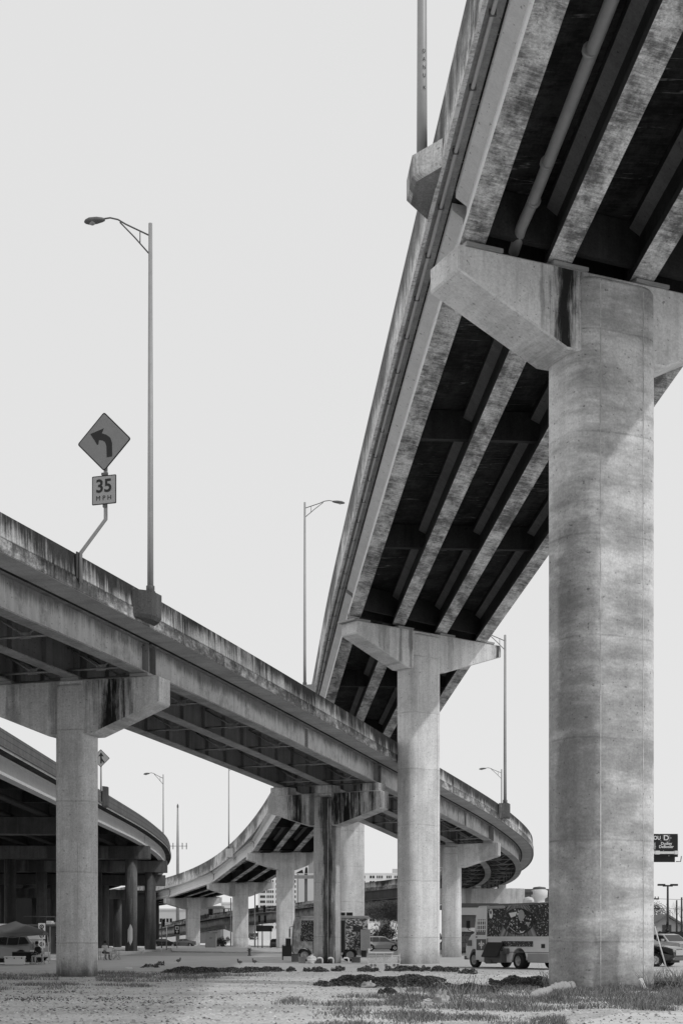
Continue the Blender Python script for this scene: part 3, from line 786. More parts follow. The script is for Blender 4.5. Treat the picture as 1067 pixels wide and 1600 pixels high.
for sgn in (-1, 1):
    mb = MB(); pr = [(8.46, 1.30), (8.46, 1.42), (8.36, 1.42), (8.36, 2.34), (8.15, 2.34), (8.15, 1.37), (8.40, 1.37), (8.40, 1.30)]
    pr = [(t if sgn > 0 else -18-t, z) for t, z in pr]
    if sgn > 0: pr = pr[::-1]
    sweep(mb, Dp, pr, 0, Dp.len, n=110); mb.build('railing', 'ribbed', via, world=True)
LD = ['old viaduct bent in deep shade behind the canopy tent', 'old viaduct bent with a torn poster on its round corner column', 'old viaduct bent whose corner column stands on a slab, right of the poster column',
      'old viaduct bent with only its cap end showing below the rail bend', 'farthest old viaduct bent, deepest in the shade under the rail bend']
for i, st in enumerate(dst[3:8]):
    p, n_, _ = Dp.at(st)
    rt = empty('viaduct_bent', (p.x, p.y, 0), math.atan2(n_.y, n_.x), LD[i], 'bridge pier', 'bents of the old viaduct')
    zt = p.z-.02
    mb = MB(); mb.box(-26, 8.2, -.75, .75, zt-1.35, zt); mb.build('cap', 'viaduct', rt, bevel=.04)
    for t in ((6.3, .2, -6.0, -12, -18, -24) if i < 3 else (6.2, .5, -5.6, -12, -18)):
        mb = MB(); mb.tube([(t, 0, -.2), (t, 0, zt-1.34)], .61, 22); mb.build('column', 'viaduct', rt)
        mb = MB(); mb.box(t-1.3, t+1.3, -1.3, 1.3, -.2, .22); mb.build('footing', 'kerb', rt, bevel=.04)
    if i == 1:
        mb = MB()
        a = [R(q) for q in (-118, -105, -92, -80, -70)]
        for u, v in zip(a, a[1:]):
            mb.poly([(6.3+.618*math.cos(u), .618*math.sin(u), 1.0+.25*math.sin(u*9)), (6.3+.618*math.cos(v), .618*math.sin(v), 1.1+.25*math.sin(v*9)), (6.3+.618*math.cos(v), .618*math.sin(v), 2.7+.3*math.sin(v*7)), (6.3+.618*math.cos(u), .618*math.sin(u), 2.7+.3*math.sin(u*7))])
        mb.build('torn_poster', 'cloth_light', rt)
# edge of another roadway glimpsed over the viaduct
up = empty('upper_roadway', (-36, 150, 0), 0, 'slim pale roadway edge rising just above the old viaduct rail at the left', 'elevated ramp', 'elevated ramps of the interchange')
Up = Path([(-75, 158, 18.2), (-50, 156, 19.0), (-33, 154, 19.6), (-20, 152, 19.9), (-16, 150, 19.9)])
for nm, pr, mt in (('deck', [(2.0, 0), (6, 0), (6, .5), (2.0, .5)], 'deck'), ('railing', [(5.8, .5), (6.05, .5), (6.05, 1.3), (5.8, 1.3)], 'barrier_far')):
    mb = MB(); sweep(mb, Up, pr, 0, Up.len*.42, n=12); mb.build(nm, mt, up, world=True)
lamp_pedestal(Dp, near_s(Dp, -27.5, 118.5), 1, 8.44, 1.2, 2.7, via, 'viaduct', .8, .35)
ms = empty('merge_sign', Dp.pt(near_s(Dp, -27.5, 117.5), 8.32, 2.3), 0, 'diamond merge sign half hidden behind the left stained column', 'road sign')
mb = MB(); mb.tube([(0, 0, -1), (0, 0, 3.3)], .07, 8); mb.build('post', 'galv', ms)
d2 = flat(MB(), [(a*.76, 2.62+b*.76) for a, b in rounded([(0, -.95), (.95, 0), (0, .95), (-.95, 0)], .08)], -.10, -.085).build('diamond_panel', 'black', ms)
flat(MB(), [(a*.76, 2.62+b*.76) for a, b in rounded([(0, -.88), (.88, 0), (0, .88), (-.88, 0)], .07)], -.104, -.1002).build('sign_face', 'sign_face2', d2)
flat(MB(), [(a*.76+.04, 2.62+b*.76) for a, b in [(-.10, -.55), (.06, -.55), (.06, -.28), (.22, -.50), (.36, -.42), (.06, .02), (.06, .22), (.28, .18), (-.02, .62), (-.32, .18), (-.10, .22)]], -.108, -.1042).build('merge_arrow', 'black', d2)
s_ = near_s(Dp, -29, 176)
street_lamp(Dp.pt(s_, 7.5, 2.35), 8.8, 2.3, (-1, -.1, 0), 'slim far lamp above the bend of the old viaduct', .09, .06)
# gantry box and rail end on the viaduct bend
# ================================================================== RAMP E: low ramp far behind
Ep = Path([(-72, 385, .9), (-41.2, 330, 1.7), (-21, 283, 3.9), (-4.8, 248, 5.0), (8.5, 222, 6.2), (14.2, 211, 6.6)])
en = Ep.node_s
low = empty('low_ramp', (-4.8, 248, 0), 0, 'low distant ramp with stained parapet climbing to the right behind the far columns', 'elevated ramp', 'elevated ramps of the interchange')
for i in range(len(en)-1):
    for t in (-2.6, 0, 2.6):
        mb = MB(); sweep(mb, Ep, [(t+a, z) for a, z in ST], en[i]+.1, en[i+1]-.1, n=2, mats=ST_M); mb.build('girder', ['steel_girder', 'steel_flange'], low, world=True)
mb = MB(); sweep(mb, Ep, [(-4, 1.24), (4, 1.24), (4, 1.5), (-4, 1.5)], 0, Ep.len, n=50, mats=[1, 0, 0, 0]); mb.build('deck', ['deck', 'soffit'], low, world=True)
for sgn in (-1, 1):
    mb = MB(); pr = [(4.08, 1.35), (4.05, 2.3), (3.85, 2.3), (3.85, 1.49), (4.0, 1.49), (4.0, 1.35)]
    pr = [(sgn*t, z) for t, z in pr]
    if sgn > 0: pr = pr[::-1]
    sweep(mb, Ep, pr, 0, Ep.len, n=60); mb.build('barrier', 'barrier', low, world=True)
LE = ['small distant pier with slanted cap under the low ramp, between two flyover columns', 'small distant pier of the low ramp beside the traffic signals', 'small distant pier of the low ramp behind the tree']
for i in range(3):
    q, n_, _ = Ep.at(en[i+2]+(6, 0, -4)[i]); az = math.degrees(math.atan2(n_.x, n_.y))
    pier(q.x, q.y, az, q.z-.1, 1.4, 1.2, .3, 3.6, 3.6, 1.1, .8, 1.7, LE[i], 'piers of the low ramp', 'pier', 'cap', (-2.6, 0, 2.6), .4, .1)
# ================================================================== vehicles
def arc(cx, cz, r, a0, a1, n=10): return [(cx+r*math.cos(R(a0+(a1-a0)*k/n)), cz+r*math.sin(R(a0+(a1-a0)*k/n))) for k in range(n+1)]
def wheel(root, x, y, r, wd, rim='chrome', spokes=0, side=1):
    mb = MB(); prof = [(r*.62, -wd/2), (r*.93, -wd/2), (r, -wd*.36), (r, wd*.36), (r*.93, wd/2), (r*.62, wd/2)]
    mb.lathe((x, y, r), prof, 24, 0, 'Y')
    t = mb.build('wheel', 'rubber', root)
    h = MB(); s_ = side*wd/2
    h.lathe((x, y, r), [(r*.64, -s_*.3), (r*.63, s_*.92), (r*.56, s_*.8), (r*.42, s_*.45), (r*.18, s_*.55), (r*.16, s_*.9), (0, s_*.95)], 20, 0, 'Y')
    if spokes:
        for k in range(spokes):
            a = 2*math.pi*k/spokes; d = Vector((math.cos(a), 0, math.sin(a))); c = Vector((x, y+s_*.72, r))
            h.tube([c+d*r*.12, c+d*r*.6], [r*.09, r*.06], 5)
    else:
        for k in range(8):
            a = 2*math.pi*k/8; c = Vector((x+math.cos(a)*r*.30, y+s_*.52, r+math.sin(a)*r*.30))
            h.tube([c, c+Vector((0, side*.03, 0))], r*.05, 6)
    h.build('rim', rim, t)
    return t
def shell(prof, hw, mb=None, m=0):
    mb = mb or MB(); mb.extrude(prof, lambda a, b: (a, -hw(a, b), b), lambda a, b: (a, hw(a, b), b), m); return mb
def side_panel(pts, hw, side, off, name, mat, root, th=.01):
    mb = MB(); o = [(a, side*(hw(a, b)+off), b) for a, b in pts]; i = [(a, side*(hw(a, b)+off-th), b) for a, b in pts]
    mb.poly(o if side < 0 else o[::-1]); mb.poly(i[::-1] if side < 0 else i)
    for k in range(len(pts)): mb.poly([o[k], i[k], i[(k+1) % len(pts)], o[(k+1) % len(pts)]])
    return mb.build(name, mat, root)

# ---- picture-covered food truck (front +x, its left side faces the camera)
def food_truck():
    ft = empty('food_truck', (9.01, 77.15, .0), math.atan2(.88, -.475), 'white step-van food truck covered in a food and beads picture, behind the nearest column', 'food truck')
    rw = .42
    prof = [(-4.8, .62), (-2.75, .62), (-2.75, .45)]+arc(-2.1, .46, .62, 180, 0)+[(-1.4, .33), (1.55, .33)]+arc(2.1, .46, .54, 184, -2)+[(2.72, .45), (3.05, .5), (3.1, .95), (3.0, 1.32), (2.45, 1.74), (2.08, 1.84), (1.84, 2.75), (1.78, 3.12), (1.62, 3.27), (1.2, 3.31), (-4.8, 3.36)]
    def hw(a, b):
        if a > 1.9: return 1.12-.16*min(1, (a-1.9)/1.2)
        return 1.14 if b < 3.25 else 1.10
    mb = shell(prof[::-1], hw); mb.build('body', M['truck_white'], ft, bevel=.025)
    z0 = 1.66
    pn = side_panel([(-4.75, z0), (.72, z0), (.72, 3.24), (-4.75, 3.28)], hw, 1, .012, 'mural_panel', M['mural'], ft)
    # the picture's plate of food: a dark round dish with lumps and wedges, in low relief
    mb = MB()
    pcx, pcz, prx, prz = -2.0, 2.42, 1.38, .68
    mb.poly([(pcx+prx*math.cos(R(q)), 1.157, pcz+prz*math.sin(R(q))) for q in range(0, -360, -15)], 0)
    rr = random.Random(3)
    for k in range(260):
        a, q = rr.uniform(0, 6.28), math.sqrt(rr.random())*.92
        cx, cz = pcx+prx*q*math.cos(a), pcz+prz*q*math.sin(a); s1, s2 = rr.uniform(.02, .085), rr.uniform(.02, .06); ph = rr.uniform(0, 3)
        n = rr.choice((3, 4, 6, 8))
        mb.poly([(cx+s1*math.cos(-6.28*j/n+ph), 1.158+.0001*k, cz+s2*math.sin(-6.28*j/n+ph)) for j in range(n)], rr.choice((1, 0, 2, 4, 0, 0, 3)))
    for pts, m_ in (([(-1.25, 2.86), (-2.0, 2.92), (-1.85, 2.70), (-1.45, 2.62)], 3), ([(-2.35+.28*math.cos(-R(q)), 2.72+.30*math.sin(-R(q))) for q in range(0, 360, 30)], 2), ([(-3.15, 2.40), (-2.75, 2.34), (-2.95, 2.12)], 2), ([(-1.2, 2.2), (-1.75, 1.95), (-1.95, 1.84), (-1.6, 1.98)], 3), ([(-2.7, 1.97), (-2.1, 1.82), (-2.5, 1.84)], 3)):
        mb.poly([(a, 1.185, b) for a, b in pts], m_)
    mb.build('plate_picture', ['black', 'galv_dark', 'sign_face2', 'plastic', 'steel_dark'], pn)
    mb = MB()
    mb.poly([(.40+.17*math.cos(-R(q)), 1.158, 2.86+.27*math.sin(-R(q))) for q in range(0, 360, 20)], 0); mb.poly([(.42+.08*math.cos(-R(q)), 1.160, 2.92+.10*math.sin(-R(q))) for q in range(0, 360, 30)], 1)
    mb.build('portrait_oval', ['plastic', 'black'], pn)
    mb = MB(); mb.box(-.95, .62, 1.14, 1.26, 3.10, 3.24); mb.build('rolled_awning', 'galv', ft, bevel=.03)
    mb = MB(); mb.box(-4.8, .75, 1.142, 1.185, 1.56, 1.65); mb.build('rub_rail', M['truck_white'], ft)
    bn_ = side_panel([(-3.3, 1.14), (-.55, 1.14), (-.55, 1.42), (-3.3, 1.42)], hw, 1, .010, 'banner', M['mural_small'], ft)
    # door with barred window and emblem
    side_panel([(.80, .42), (1.86, .42), (1.86, 2.65), (.80, 2.65)], hw, 1, .008, 'door', M['truck_white'], ft)
    gl = side_panel([(.92, 1.74), (1.82, 1.74), (1.66, 2.56), (.92, 2.56)], hw, 1, .014, 'window', 'glass', ft)
    mb = MB()
    for x in (1.0, 1.2, 1.38, 1.55, 1.7): mb.box(x-.022, x+.022, 1.155, 1.165, 1.90, 2.55)
    for z in (2.02, 2.26, 2.48): mb.box(.92, 1.74, 1.155, 1.1655, z-.022, z+.022)
    mb.build('window_bars', 'white', gl)
    em = side_panel([(.86, .93), (1.78, .93), (1.78, 1.52), (.86, 1.52)], hw, 1, .014, 'emblem_panel', 'steel_dark', ft)
    mb = MB(); cx, cz, y = 1.3, 1.22, 1.162
    def pl(p, m_=0): mb.poly([(cx+a*1.5, y, cz+b) for a, b in p], m_)
    pl([(0, .25), (.05, .12), (.03, -.02), (-.03, -.02), (-.05, .12)][::-1]); pl([(-.12, -.06), (.12, -.06), (.12, -.02), (-.12, -.02)])
    for s_ in (1, -1):
        q = [(0.04*s_, -.02), (.07*s_, .08), (.13*s_, .12), (.18*s_, .07), (.17*s_, -.01), (.13*s_, .02), (.10*s_, .04), (.08*s_, -.02)]; pl(q if s_ > 0 else q[::-1])
    pl([(-.03, -.06), (.03, -.06), (.04, -.15), (0, -.24), (-.04, -.15)][::-1])
    mb.build('flower_emblem', 'plastic', em)
    ws = MB(); q = [(2.065, -.92, 1.90), (2.065, .92, 1.90), (1.86, .98, 2.68), (1.86, -.98, 2.68)]; ws.poly([Vector(p)+Vector((.012, 0, .006)) for p in q]); ws.poly([Vector(p) for p in q][::-1]); ws.build('windscreen', 'glass', ft)
    mb = MB(); mb.tube([(2.1, 1.1, 1.9), (2.25, 1.35, 2.0), (2.25, 1.35, 2.45)], .02, 6); mb.box(2.2, 2.28, 1.27, 1.47, 2.1, 2.5); mb.build('side_mirror', 'black', ft)
    mb = MB(); mb.box(-4.8, 1.7, 1.10, 1.165, 3.285, 3.345); mb.build('roof_gutter', 'galv_dark', ft)
    mb = MB(); mb.box(.735, .765, 1.14, 1.156, .4, 3.25); mb.build('panel_seam', 'galv_dark', ft)
    mb = MB(); mb.box(1.70, 1.80, 1.15, 1.185, 1.60, 1.66); mb.build('door_handle', 'black', ft)
    mb = MB(); mb.box(-4.8, .75, 1.142, 1.152, .84, .87); mb.build('skirt_seam', 'galv_dark', ft)
    for x in (-4.4, -2.0, .5):
        mb = MB(); mb.box(x-.06, x+.06, 1.145, 1.18, 3.22, 3.27); mb.build('marker_lamp', 'lamp_glass', ft)
    # open hatch and machinery slung under it
    mb = MB(); mb.poly([(.75, 1.16, 1.36), (-.75, 1.16, 1.36), (-1.0, 1.75, .62), (.45, 1.75, .62)]); mb.poly([(.75, 1.15, 1.33), (-.75, 1.15, 1.33), (-1.0, 1.74, .59), (.45, 1.74, .59)][::-1]); mb.build('hatch', 'black', ft)
    mb = MB(); mb.box(-1.0, .55, 1.15, 1.5, .30, .9); mb.box(-1.25, -.95, 1.15, 1.3, .75, 1.05); mb.box(-.2, .3, 1.15, 1.6, .25, .42); mb.build('generator', 'steel_dark', ft, bevel=.02)
    mb = MB(); mb.box(-4.6, -2.85, 1.0, 1.16, .36, .80); mb.build('storage_box', 'galv', ft, bevel=.02)
    mb = MB(); mb.box(-4.3, -4.0, 1.14, 1.155, 1.08, 1.28); mb.build('filler_flap', 'black', ft)
    mb = MB(); mb.box(2.35, 2.75, 1.06, 1.115, 1.16, 1.46); mb.build('hood_vent', 'galv_dark', ft)
    mb = MB(); mb.box(3.0, 3.2, -1.0, 1.0, .42, .62); mb.build('bumper', 'galv_dark', ft, bevel=.02)
    mb = MB(); mb.box(3.08, 3.12, -.6, .6, .75, 1.15); mb.build('grille', 'black', ft)
    for y in (.78, -.78):
        mb = MB(); mb.lathe((3.06, y, .95), [(.12, 0), (.12, .05), (0, .07)], 12, 0, 'X'); mb.build('headlight', 'lamp_glass', ft)
    for x in (2.1, -2.1):
        for y, s_ in ((.98, 1), (-.98, -1)): wheel(ft, x, y, rw, .26 if x > 0 else .5, 'galv', 0, s_)
    mb = MB(); mb.box(-4.5, 2.6, -.9, .9, .34, .6); mb.build('chassis', 'black', ft)
    # roof fan
    mb = MB(); c = (-2.75, .35, 3.35)
    mb.lathe(c, [(.26, 0), (.28, .22), (.40, .30), (.42, .62), (.30, .70)], 20); mb.lathe(c, [(.12, .62), (.30, .66), (.34, .74), (.30, .80), (0, .84)], 20, 1)
    mb.box(-3.1, -2.4, 0.0, .7, 3.34, 3.40); mb.lathe((-2.67, .76, 3.86), [(.09, 0), (.09, .03), (0, .03)], 10, 1, 'Y'); mb.build('exhaust_fan', ['plastic', 'galv_dark'], ft)
    mb = MB(); mb.lathe((-1.75, .3, 3.33), [(.30, 0), (.29, .18), (.20, .32), (0, .37)], 18); mb.build('roof_vent', 'plastic', ft)
    return ft
k = NT('truck_paint', .45, .45); x, y, z = k.coords('Object'); n = k.noise(x, z, 1.2, .5, 6, .65, z=1.0); gr = k.ramp(k.math('MULTIPLY_ADD', n, .8, k.math('MULTIPLY', z, -.5)), .1, .5, 1, .75)
k.grey(k.math('MULTIPLY', k.math('MULTIPLY', gr, k.math('MULTIPLY_ADD', n, .3, .85)), .66)); M['truck_white'] = k.m
def mural(name, cell, thr):
    k = NT(name, .5, .4); x, y, z = k.coords('Object')
    v = k.n('ShaderNodeTexVoronoi'); v.inputs['Scale'].default_value = cell; k.L(k.vec(x, 0.0, z), v.inputs['Vector'])
    dots = k.ramp(v.outputs['Distance'], .12, .42, .5, .02)
    sep = k.n('ShaderNodeSeparateColor'); k.L(v.outputs['Color'], sep.inputs[0])
    dots = k.math('MULTIPLY', dots, k.ramp(sep.outputs[0], .1, .9, .25, 1.3))
    # drapes spread like rays from behind the dish
    dx = k.math('ADD', x, 2.0); dz = k.math('SUBTRACT', z, 3.6)
    ang = k.math('ARCTAN2', dx, dz)
    st = k.noise(ang, 0.0, 9, 0, 3, .6, z=0.0)
    rays = k.ramp(st, .38, .62, .03, .30)
    ax = k.math('ADD', k.math('ABSOLUTE', dx), k.math('MULTIPLY', z, .45))
    sel = k.ramp(ax, thr, thr+.05)
    k.grey(k.math('ADD', k.math('MULTIPLY', dots, sel), k.math('MULTIPLY', rays, k.math('SUBTRACT', 1.0, sel))))
    return k.m
M['mural'] = mural('food_and_beads_picture', 9.5, 2.35); M['mural_small'] = mural('small_banner_picture', 14, -5)
food_truck()

def car(name, label, cat, loc, rz, prof, hw, paint, wheels, r, win, screens, extra=None, group=None, rim='chrome', spokes=6):
    c = empty(name, loc, rz, label, cat, group)
    shell(prof[::-1], hw).build('body', paint, c, bevel=.03)
    for pts in win:
        for s_ in (1, -1): side_panel(pts, hw, s_, .006, 'window', 'glass', c)
    for nm, q in screens:
        mb = MB(); q = [Vector(p) for p in q]; n_ = (q[1]-q[0]).cross(q[2]-q[1]).normalized()*.008
        mb.poly([p+n_ for p in q]); mb.poly([p-n_*.2 for p in q][::-1]); mb.build(nm, 'glass', c)
    for x in wheels:
        for s_ in (1, -1): wheel(c, x, s_*(hw(x, .5)-.11), r, .23, rim, spokes, s_)
    mb = MB(); mb.box(min(p[0] for p in prof)+.3, max(p[0] for p in prof)-.3, -.6, .6, .22, .5); mb.build('chassis', 'black', c)
    if extra: extra(c)
    return c
def hwf(w, belt, top, inset, nose=2.0, taper=.12):
    def f(a, b):
        h = w/2
        if b > belt: h -= inset*(b-belt)/(top-belt)
        if abs(a) > nose: h -= taper*min(1, (abs(a)-nose)/.4)
        return h
    return f
def bx(x0, x1, y0, y1, z0, z1, name, mat, root, bev=.01):
    mb = MB(); mb.box(x0, x1, y0, y1, z0, z1); return mb.build(name, mat, root, bevel=bev)
# black SUV at the right edge
suv_p = [(-2.4, .45), (-1.95, .38)]+arc(-1.45, .38, .44, 180, 0)+[(-.9, .28), (.95, .28)]+arc(1.45, .38, .44, 180, 0)+[(2.0, .33), (2.42, .38), (2.5, .62), (2.42, .98), (2.1, 1.08), (1.15, 1.18), (.35, 1.68), (-.1, 1.77), (-1.7, 1.76), (-2.25, 1.22), (-2.42, 1.0)]
hs = hwf(1.9, 1.05, 1.77, .24)
def suv_extra(c):
    bx(2.40, 2.53, -.62, .62, .62, .92, 'grille', 'chrome', c)
    for s_ in (1, -1):
        bx(2.2, 2.46, s_*.62-.2, s_*.62+.2, .78, .98, 'headlight', 'lamp_glass', c, .03)
        bx(.75, .95, s_*1.05-.1, s_*1.05+.1, 1.12, 1.28, 'side_mirror', 'black_car', c, .03)
        bx(2.35, 2.5, s_*.7-.12, s_*.7+.12, .40, .50, 'fog_lamp', 'chrome', c)
    bx(2.38, 2.54, -.8, .8, .34, .56, 'bumper', 'steel_dark', c, .03)
    bx(-1.7, .0, -.62, -.58, 1.76, 1.82, 'roof_rail', 'chrome', c); bx(-1.7, .0, .58, .62, 1.76, 1.82, 'roof_rail', 'chrome', c)
SW = [[(.95, 1.18), (.32, 1.60), (-.35, 1.66), (-.35, 1.14)], [(-.42, 1.14), (-.42, 1.66), (-1.2, 1.66), (-1.2, 1.14)], [(-1.27, 1.16), (-1.27, 1.64), (-1.65, 1.62), (-2.05, 1.22)]]
SS = [('windscreen', [(1.13, -.78, 1.2), (1.13, .78, 1.2), (.37, .68, 1.66), (.37, -.68, 1.66)]), ('rear_window', [(-2.23, .74, 1.24), (-2.23, -.74, 1.24), (-1.72, -.66, 1.72), (-1.72, .66, 1.72)])]
car('suv', 'black shiny SUV parked nose right, half hidden by the nearest column', 'car', (wx(1003, 81), 82.2, 0), R(-36), suv_p, hs, 'black_car', (-1.45, 1.45), .37, SW, SS, suv_extra, 'vehicles parked in the lot')
# pickup facing the camera
pk_p = [(-2.8, .55), (-2.3, .5)]+arc(-1.8, .42, .46, 180, 0)+[(-1.25, .42), (1.3, .42)]+arc(1.85, .42, .46, 180, 0)+[(2.4, .45), (2.75, .5), (2.8, 1.0), (2.72, 1.2), (1.5, 1.3), (.75, 1.82), (.2, 1.9), (-.75, 1.88), (-.95, 1.28), (-2.8, 1.26)]
hp = hwf(2.0, 1.2, 1.9, .24, 2.4, .08)
def pk_extra(c):
    g = bx(2.74, 2.83, -.66, .66, .78, 1.14, 'grille', 'chrome', c)
    for z in (.86, .96, 1.06): bx(2.825, 2.84, -.6, .6, z-.025, z+.025, 'grille_bar', 'black', g, 0)
    for s_ in (1, -1):
        bx(2.68, 2.82, s_*.82-.13, s_*.82+.13, .84, 1.14, 'headlight', 'lamp_glass', c, .02); bx(.95, 1.15, s_*1.12-.12, s_*1.12+.12, 1.3, 1.5, 'side_mirror', 'silver', c, .03)
    bx(2.74, 2.92, -.95, .95, .5, .74, 'bumper', 'chrome', c, .03); bx(2.925, 2.935, -.22, .22, .54, .68, 'number_plate', 'white', c, 0)
PW = [[(1.3, 1.32), (.72, 1.74), (.1, 1.8), (.1, 1.3)], [(.02, 1.3), (.02, 1.8), (-.72, 1.8), (-.88, 1.32)]]
PS = [('windscreen', [(1.46, -.82, 1.33), (1.46, .82, 1.33), (.78, .72, 1.80), (.78, -.72, 1.80)])]
car('pickup_truck', 'pale pickup truck with bright grille and number plate, behind the black SUV', 'pickup truck', (wx(1047, 113), 115, 0), R(-62), pk_p, hp, 'silver', (-1.8, 1.85), .42, PW, PS, pk_extra, 'vehicles parked in the lot')
# silver SUV under the tent, tail towards the right
car('suv', 'silver SUV parked under the canopy tent, dark windows', 'car', (wx(8, 93), 94.5, 0), R(158), suv_p, hs, 'grey_car', (-1.45, 1.45), .37, SW, SS, lambda c: [bx(-2.44, -2.30, s_*.78-.14, s_*.78+.14, .9, 1.3, 'tail_lamp', 'red_light', c, .02) for s_ in (1, -1)]+[bx(-2.5, -2.36, -.85, .85, .42, .68, 'bumper', 'silver', c, .03)], 'vehicles parked in the lot')
# sedans far behind
sd_p = [(-2.3, .4), (-1.9, .35)]+arc(-1.4, .34, .38, 180, 0)+[(-.9, .25), (.95, .25)]+arc(1.4, .34, .38, 180, 0)+[(1.95, .3), (2.3, .38), (2.35, .65), (2.2, .82), (1.1, .95), (.3, 1.38), (-.8, 1.42), (-1.6, 1.05), (-2.25, 1.0), (-2.32, .7)]
hd = hwf(1.78, .9, 1.42, .26)
DW = [[(.9, .97), (.28, 1.32), (-.2, 1.35), (-.2, .95)], [(-.27, .95), (-.27, 1.35), (-.8, 1.34), (-1.4, 1.03)]]
DS = [('windscreen', [(1.08, -.74, .97), (1.08, .74, .97), (.32, .6, 1.36), (.32, -.6, 1.36)])]
for (x, d, rz, pt_, lb) in ((577, 196, 170, 'grey_car', 'grey car behind the chequer plate box of the grey food truck'), (596, 176, 8, 'silver', 'pale SUV-shaped car parked under the bare tree beyond the white wheeled cart'), (618, 186, 10, 'white', 'white car peeking out left of the tall sunlit flyover column'),
                            (258, 245, 0, 'black_car', 'black car far off under the low ramp beside the route sign'), (285, 248, 180, 'grey_car', 'dull grey car far off under the low ramp, right of the route sign'), (432, 215, 90, 'black_car', 'dark car nose beside the flyover column, right of the traffic signals'), (728, 140, 15, 'black_car', 'dark car between the clean column and the picture-covered food truck')):
    big_ = 'SUV' in lb or x == 728
    car('parked_car', lb, 'car', (wx(x, d), d, 0), R(rz), suv_p if big_ else sd_p, hs if big_ else hd, pt_, (-1.45, 1.45) if big_ else (-1.4, 1.4), .36 if big_ else .32, SW if big_ else DW, SS if big_ else DS, None, 'vehicles parked in the lot')

# ---- second food truck, behind the run-stained column
def trailer_truck():
    t = empty('food_truck', (wx(515, 99), 99.6, 0), R(184), 'grey food truck with roof air unit and busy picture panels, behind the run-stained column', 'food truck')
    W = 1.15
    prof = [(-2.5, .55), (-2.2, .4)]+arc(-1.3, .42, .5, 180, 0)+[(-.6, .35), (1.1, .35)]+arc(1.75, .42, .48, 180, 0)+[(2.4, .45), (2.55, .7), (2.52, 1.5), (2.42, 2.6), (2.32, 2.97), (-2.5, 3.02)]
    shell(prof[::-1], lambda a, b: W).build('body', 'truck_grey', t, bevel=.03)
    hw = lambda a, b: W
    side = 1
    a = side_panel([(.2, 1.35), (2.05, 1.35), (1.95, 2.75), (.2, 2.75)], hw, side, .01, 'picture_panel', 'mural_small', t)
    side_panel([(.2, .55), (1.2, .55), (1.2, 1.32), (.2, 1.32)], hw, side, .012, 'lower_panel', 'steel_dark', t)
    side_panel([(-.95, .6), (-.55, .6), (-.55, 2.75), (-.95, 2.75)], hw, side, .012, 'doorway', 'black', t)
    b = side_panel([(-2.45, .8), (-1.0, .8), (-1.0, 2.85), (-2.45, 2.85)], hw, side, .012, 'picture_panel', 'mural_swirl', t)
    side_panel([(-2.15, 2.0), (-1.5, 2.0), (-1.5, 2.35), (-2.15, 2.35)], hw, side, .03, 'serving_window', 'glass', t)
    mb = MB(); mb.box(-1.6, -.55, -.5, .6, 3.02, 3.36); ac = mb.build('air_conditioner', 'plastic', t, bevel=.03)
    bx(-1.5, -1.1, .6, .62, 3.09, 3.29, 'grille', 'black', ac, 0); bx(-1.0, -.65, .6, .62, 3.09, 3.29, 'grille', 'black', ac, 0)
    bx(-2.6, -1.95, 1.18, 1.75, .75, 2.15, 'chequer_plate_box', M['tread_plate'], t, .015)
    bx(-2.55, 2.0, 1.1, 1.2, 2.92, 3.06, 'roof_rail', 'galv', t)
    bx(-2.35, -2.05, 1.18, 1.6, .3, .75, 'hitch_stand', 'black', t)
    mb = MB(); mb.tube([(2.35, 1.1, 2.4), (2.75, 1.35, 2.3), (2.75, 1.35, 1.7)], .025, 6); mb.box(2.70, 2.8, 1.25, 1.45, 1.6, 2.2); mb.build('side_mirror', 'galv_dark', t)
    ws = MB(); ws.poly([(2.53, -1, 1.55), (2.53, 1, 1.55), (2.45, 1, 2.5), (2.45, -1, 2.5)]); ws.poly([(2.5, -1, 1.55), (2.5, 1, 1.55), (2.42, 1, 2.5), (2.42, -1, 2.5)][::-1]); ws.build('windscreen', 'glass', t)
    mb = MB(); mb.tube([(.95, 1.17, .9), (.95, 1.17, 2.1)], .025, 6); mb.build('awning_strut', 'white', t)
    for x in (1.75, -1.3):
        for s_ in (1, -1): wheel(t, x, s_*1.0, .42, .26, 'galv', 0, s_)
    # engine and rack in front
    mb = MB(); mb.box(2.6, 3.2, .3, 1.2, .35, 1.05); mb.tube([(3.2, 1.2, .1), (3.2, 1.2, 1.1), (2.6, 1.2, 1.1)], .03, 6); mb.tube([(3.2, .3, .1), (3.2, .3, 1.1)], .03, 6); mb.box(2.65, 3.0, .5, 1.0, 1.05, 1.55); mb.build('front_generator', 'black', t, bevel=.01)
k = NT('worn_truck_paint', .5, .4); x, y, z = k.coords('Object'); n = k.noise(x, z, 2, 1.2, 6, .7, z=1.0); k.grey(k.math('MULTIPLY_ADD', k.ramp(n, .4, .65), .30, .16)); M['truck_grey'] = k.m
k = NT('swirl_picture', .5, .4); x, y, z = k.coords('Object'); n = k.noise(x, z, 1.4, 2.2, 4, .6, z=2.0); s_ = k.math('SINE', k.math('MULTIPLY', n, 46.0)); k.grey(k.math('MULTIPLY_ADD', k.ramp(s_, -.3, .5), .42, .03)); M['mural_swirl'] = k.m
k = NT('tread_plate', .35, .5); k.b.inputs['Metallic'].default_value = .7; x, y, z = k.coords('Object'); a = k.math('SINE', k.math('MULTIPLY', k.math('ADD', x, z), 42.0)); b = k.math('SINE', k.math('MULTIPLY', k.math('SUBTRACT', x, z), 42.0)); k.grey(k.math('MULTIPLY_ADD', k.ramp(k.math('MULTIPLY', a, b), .1, .5), .55, .16)); M['tread_plate'] = k.m
trailer_truck()
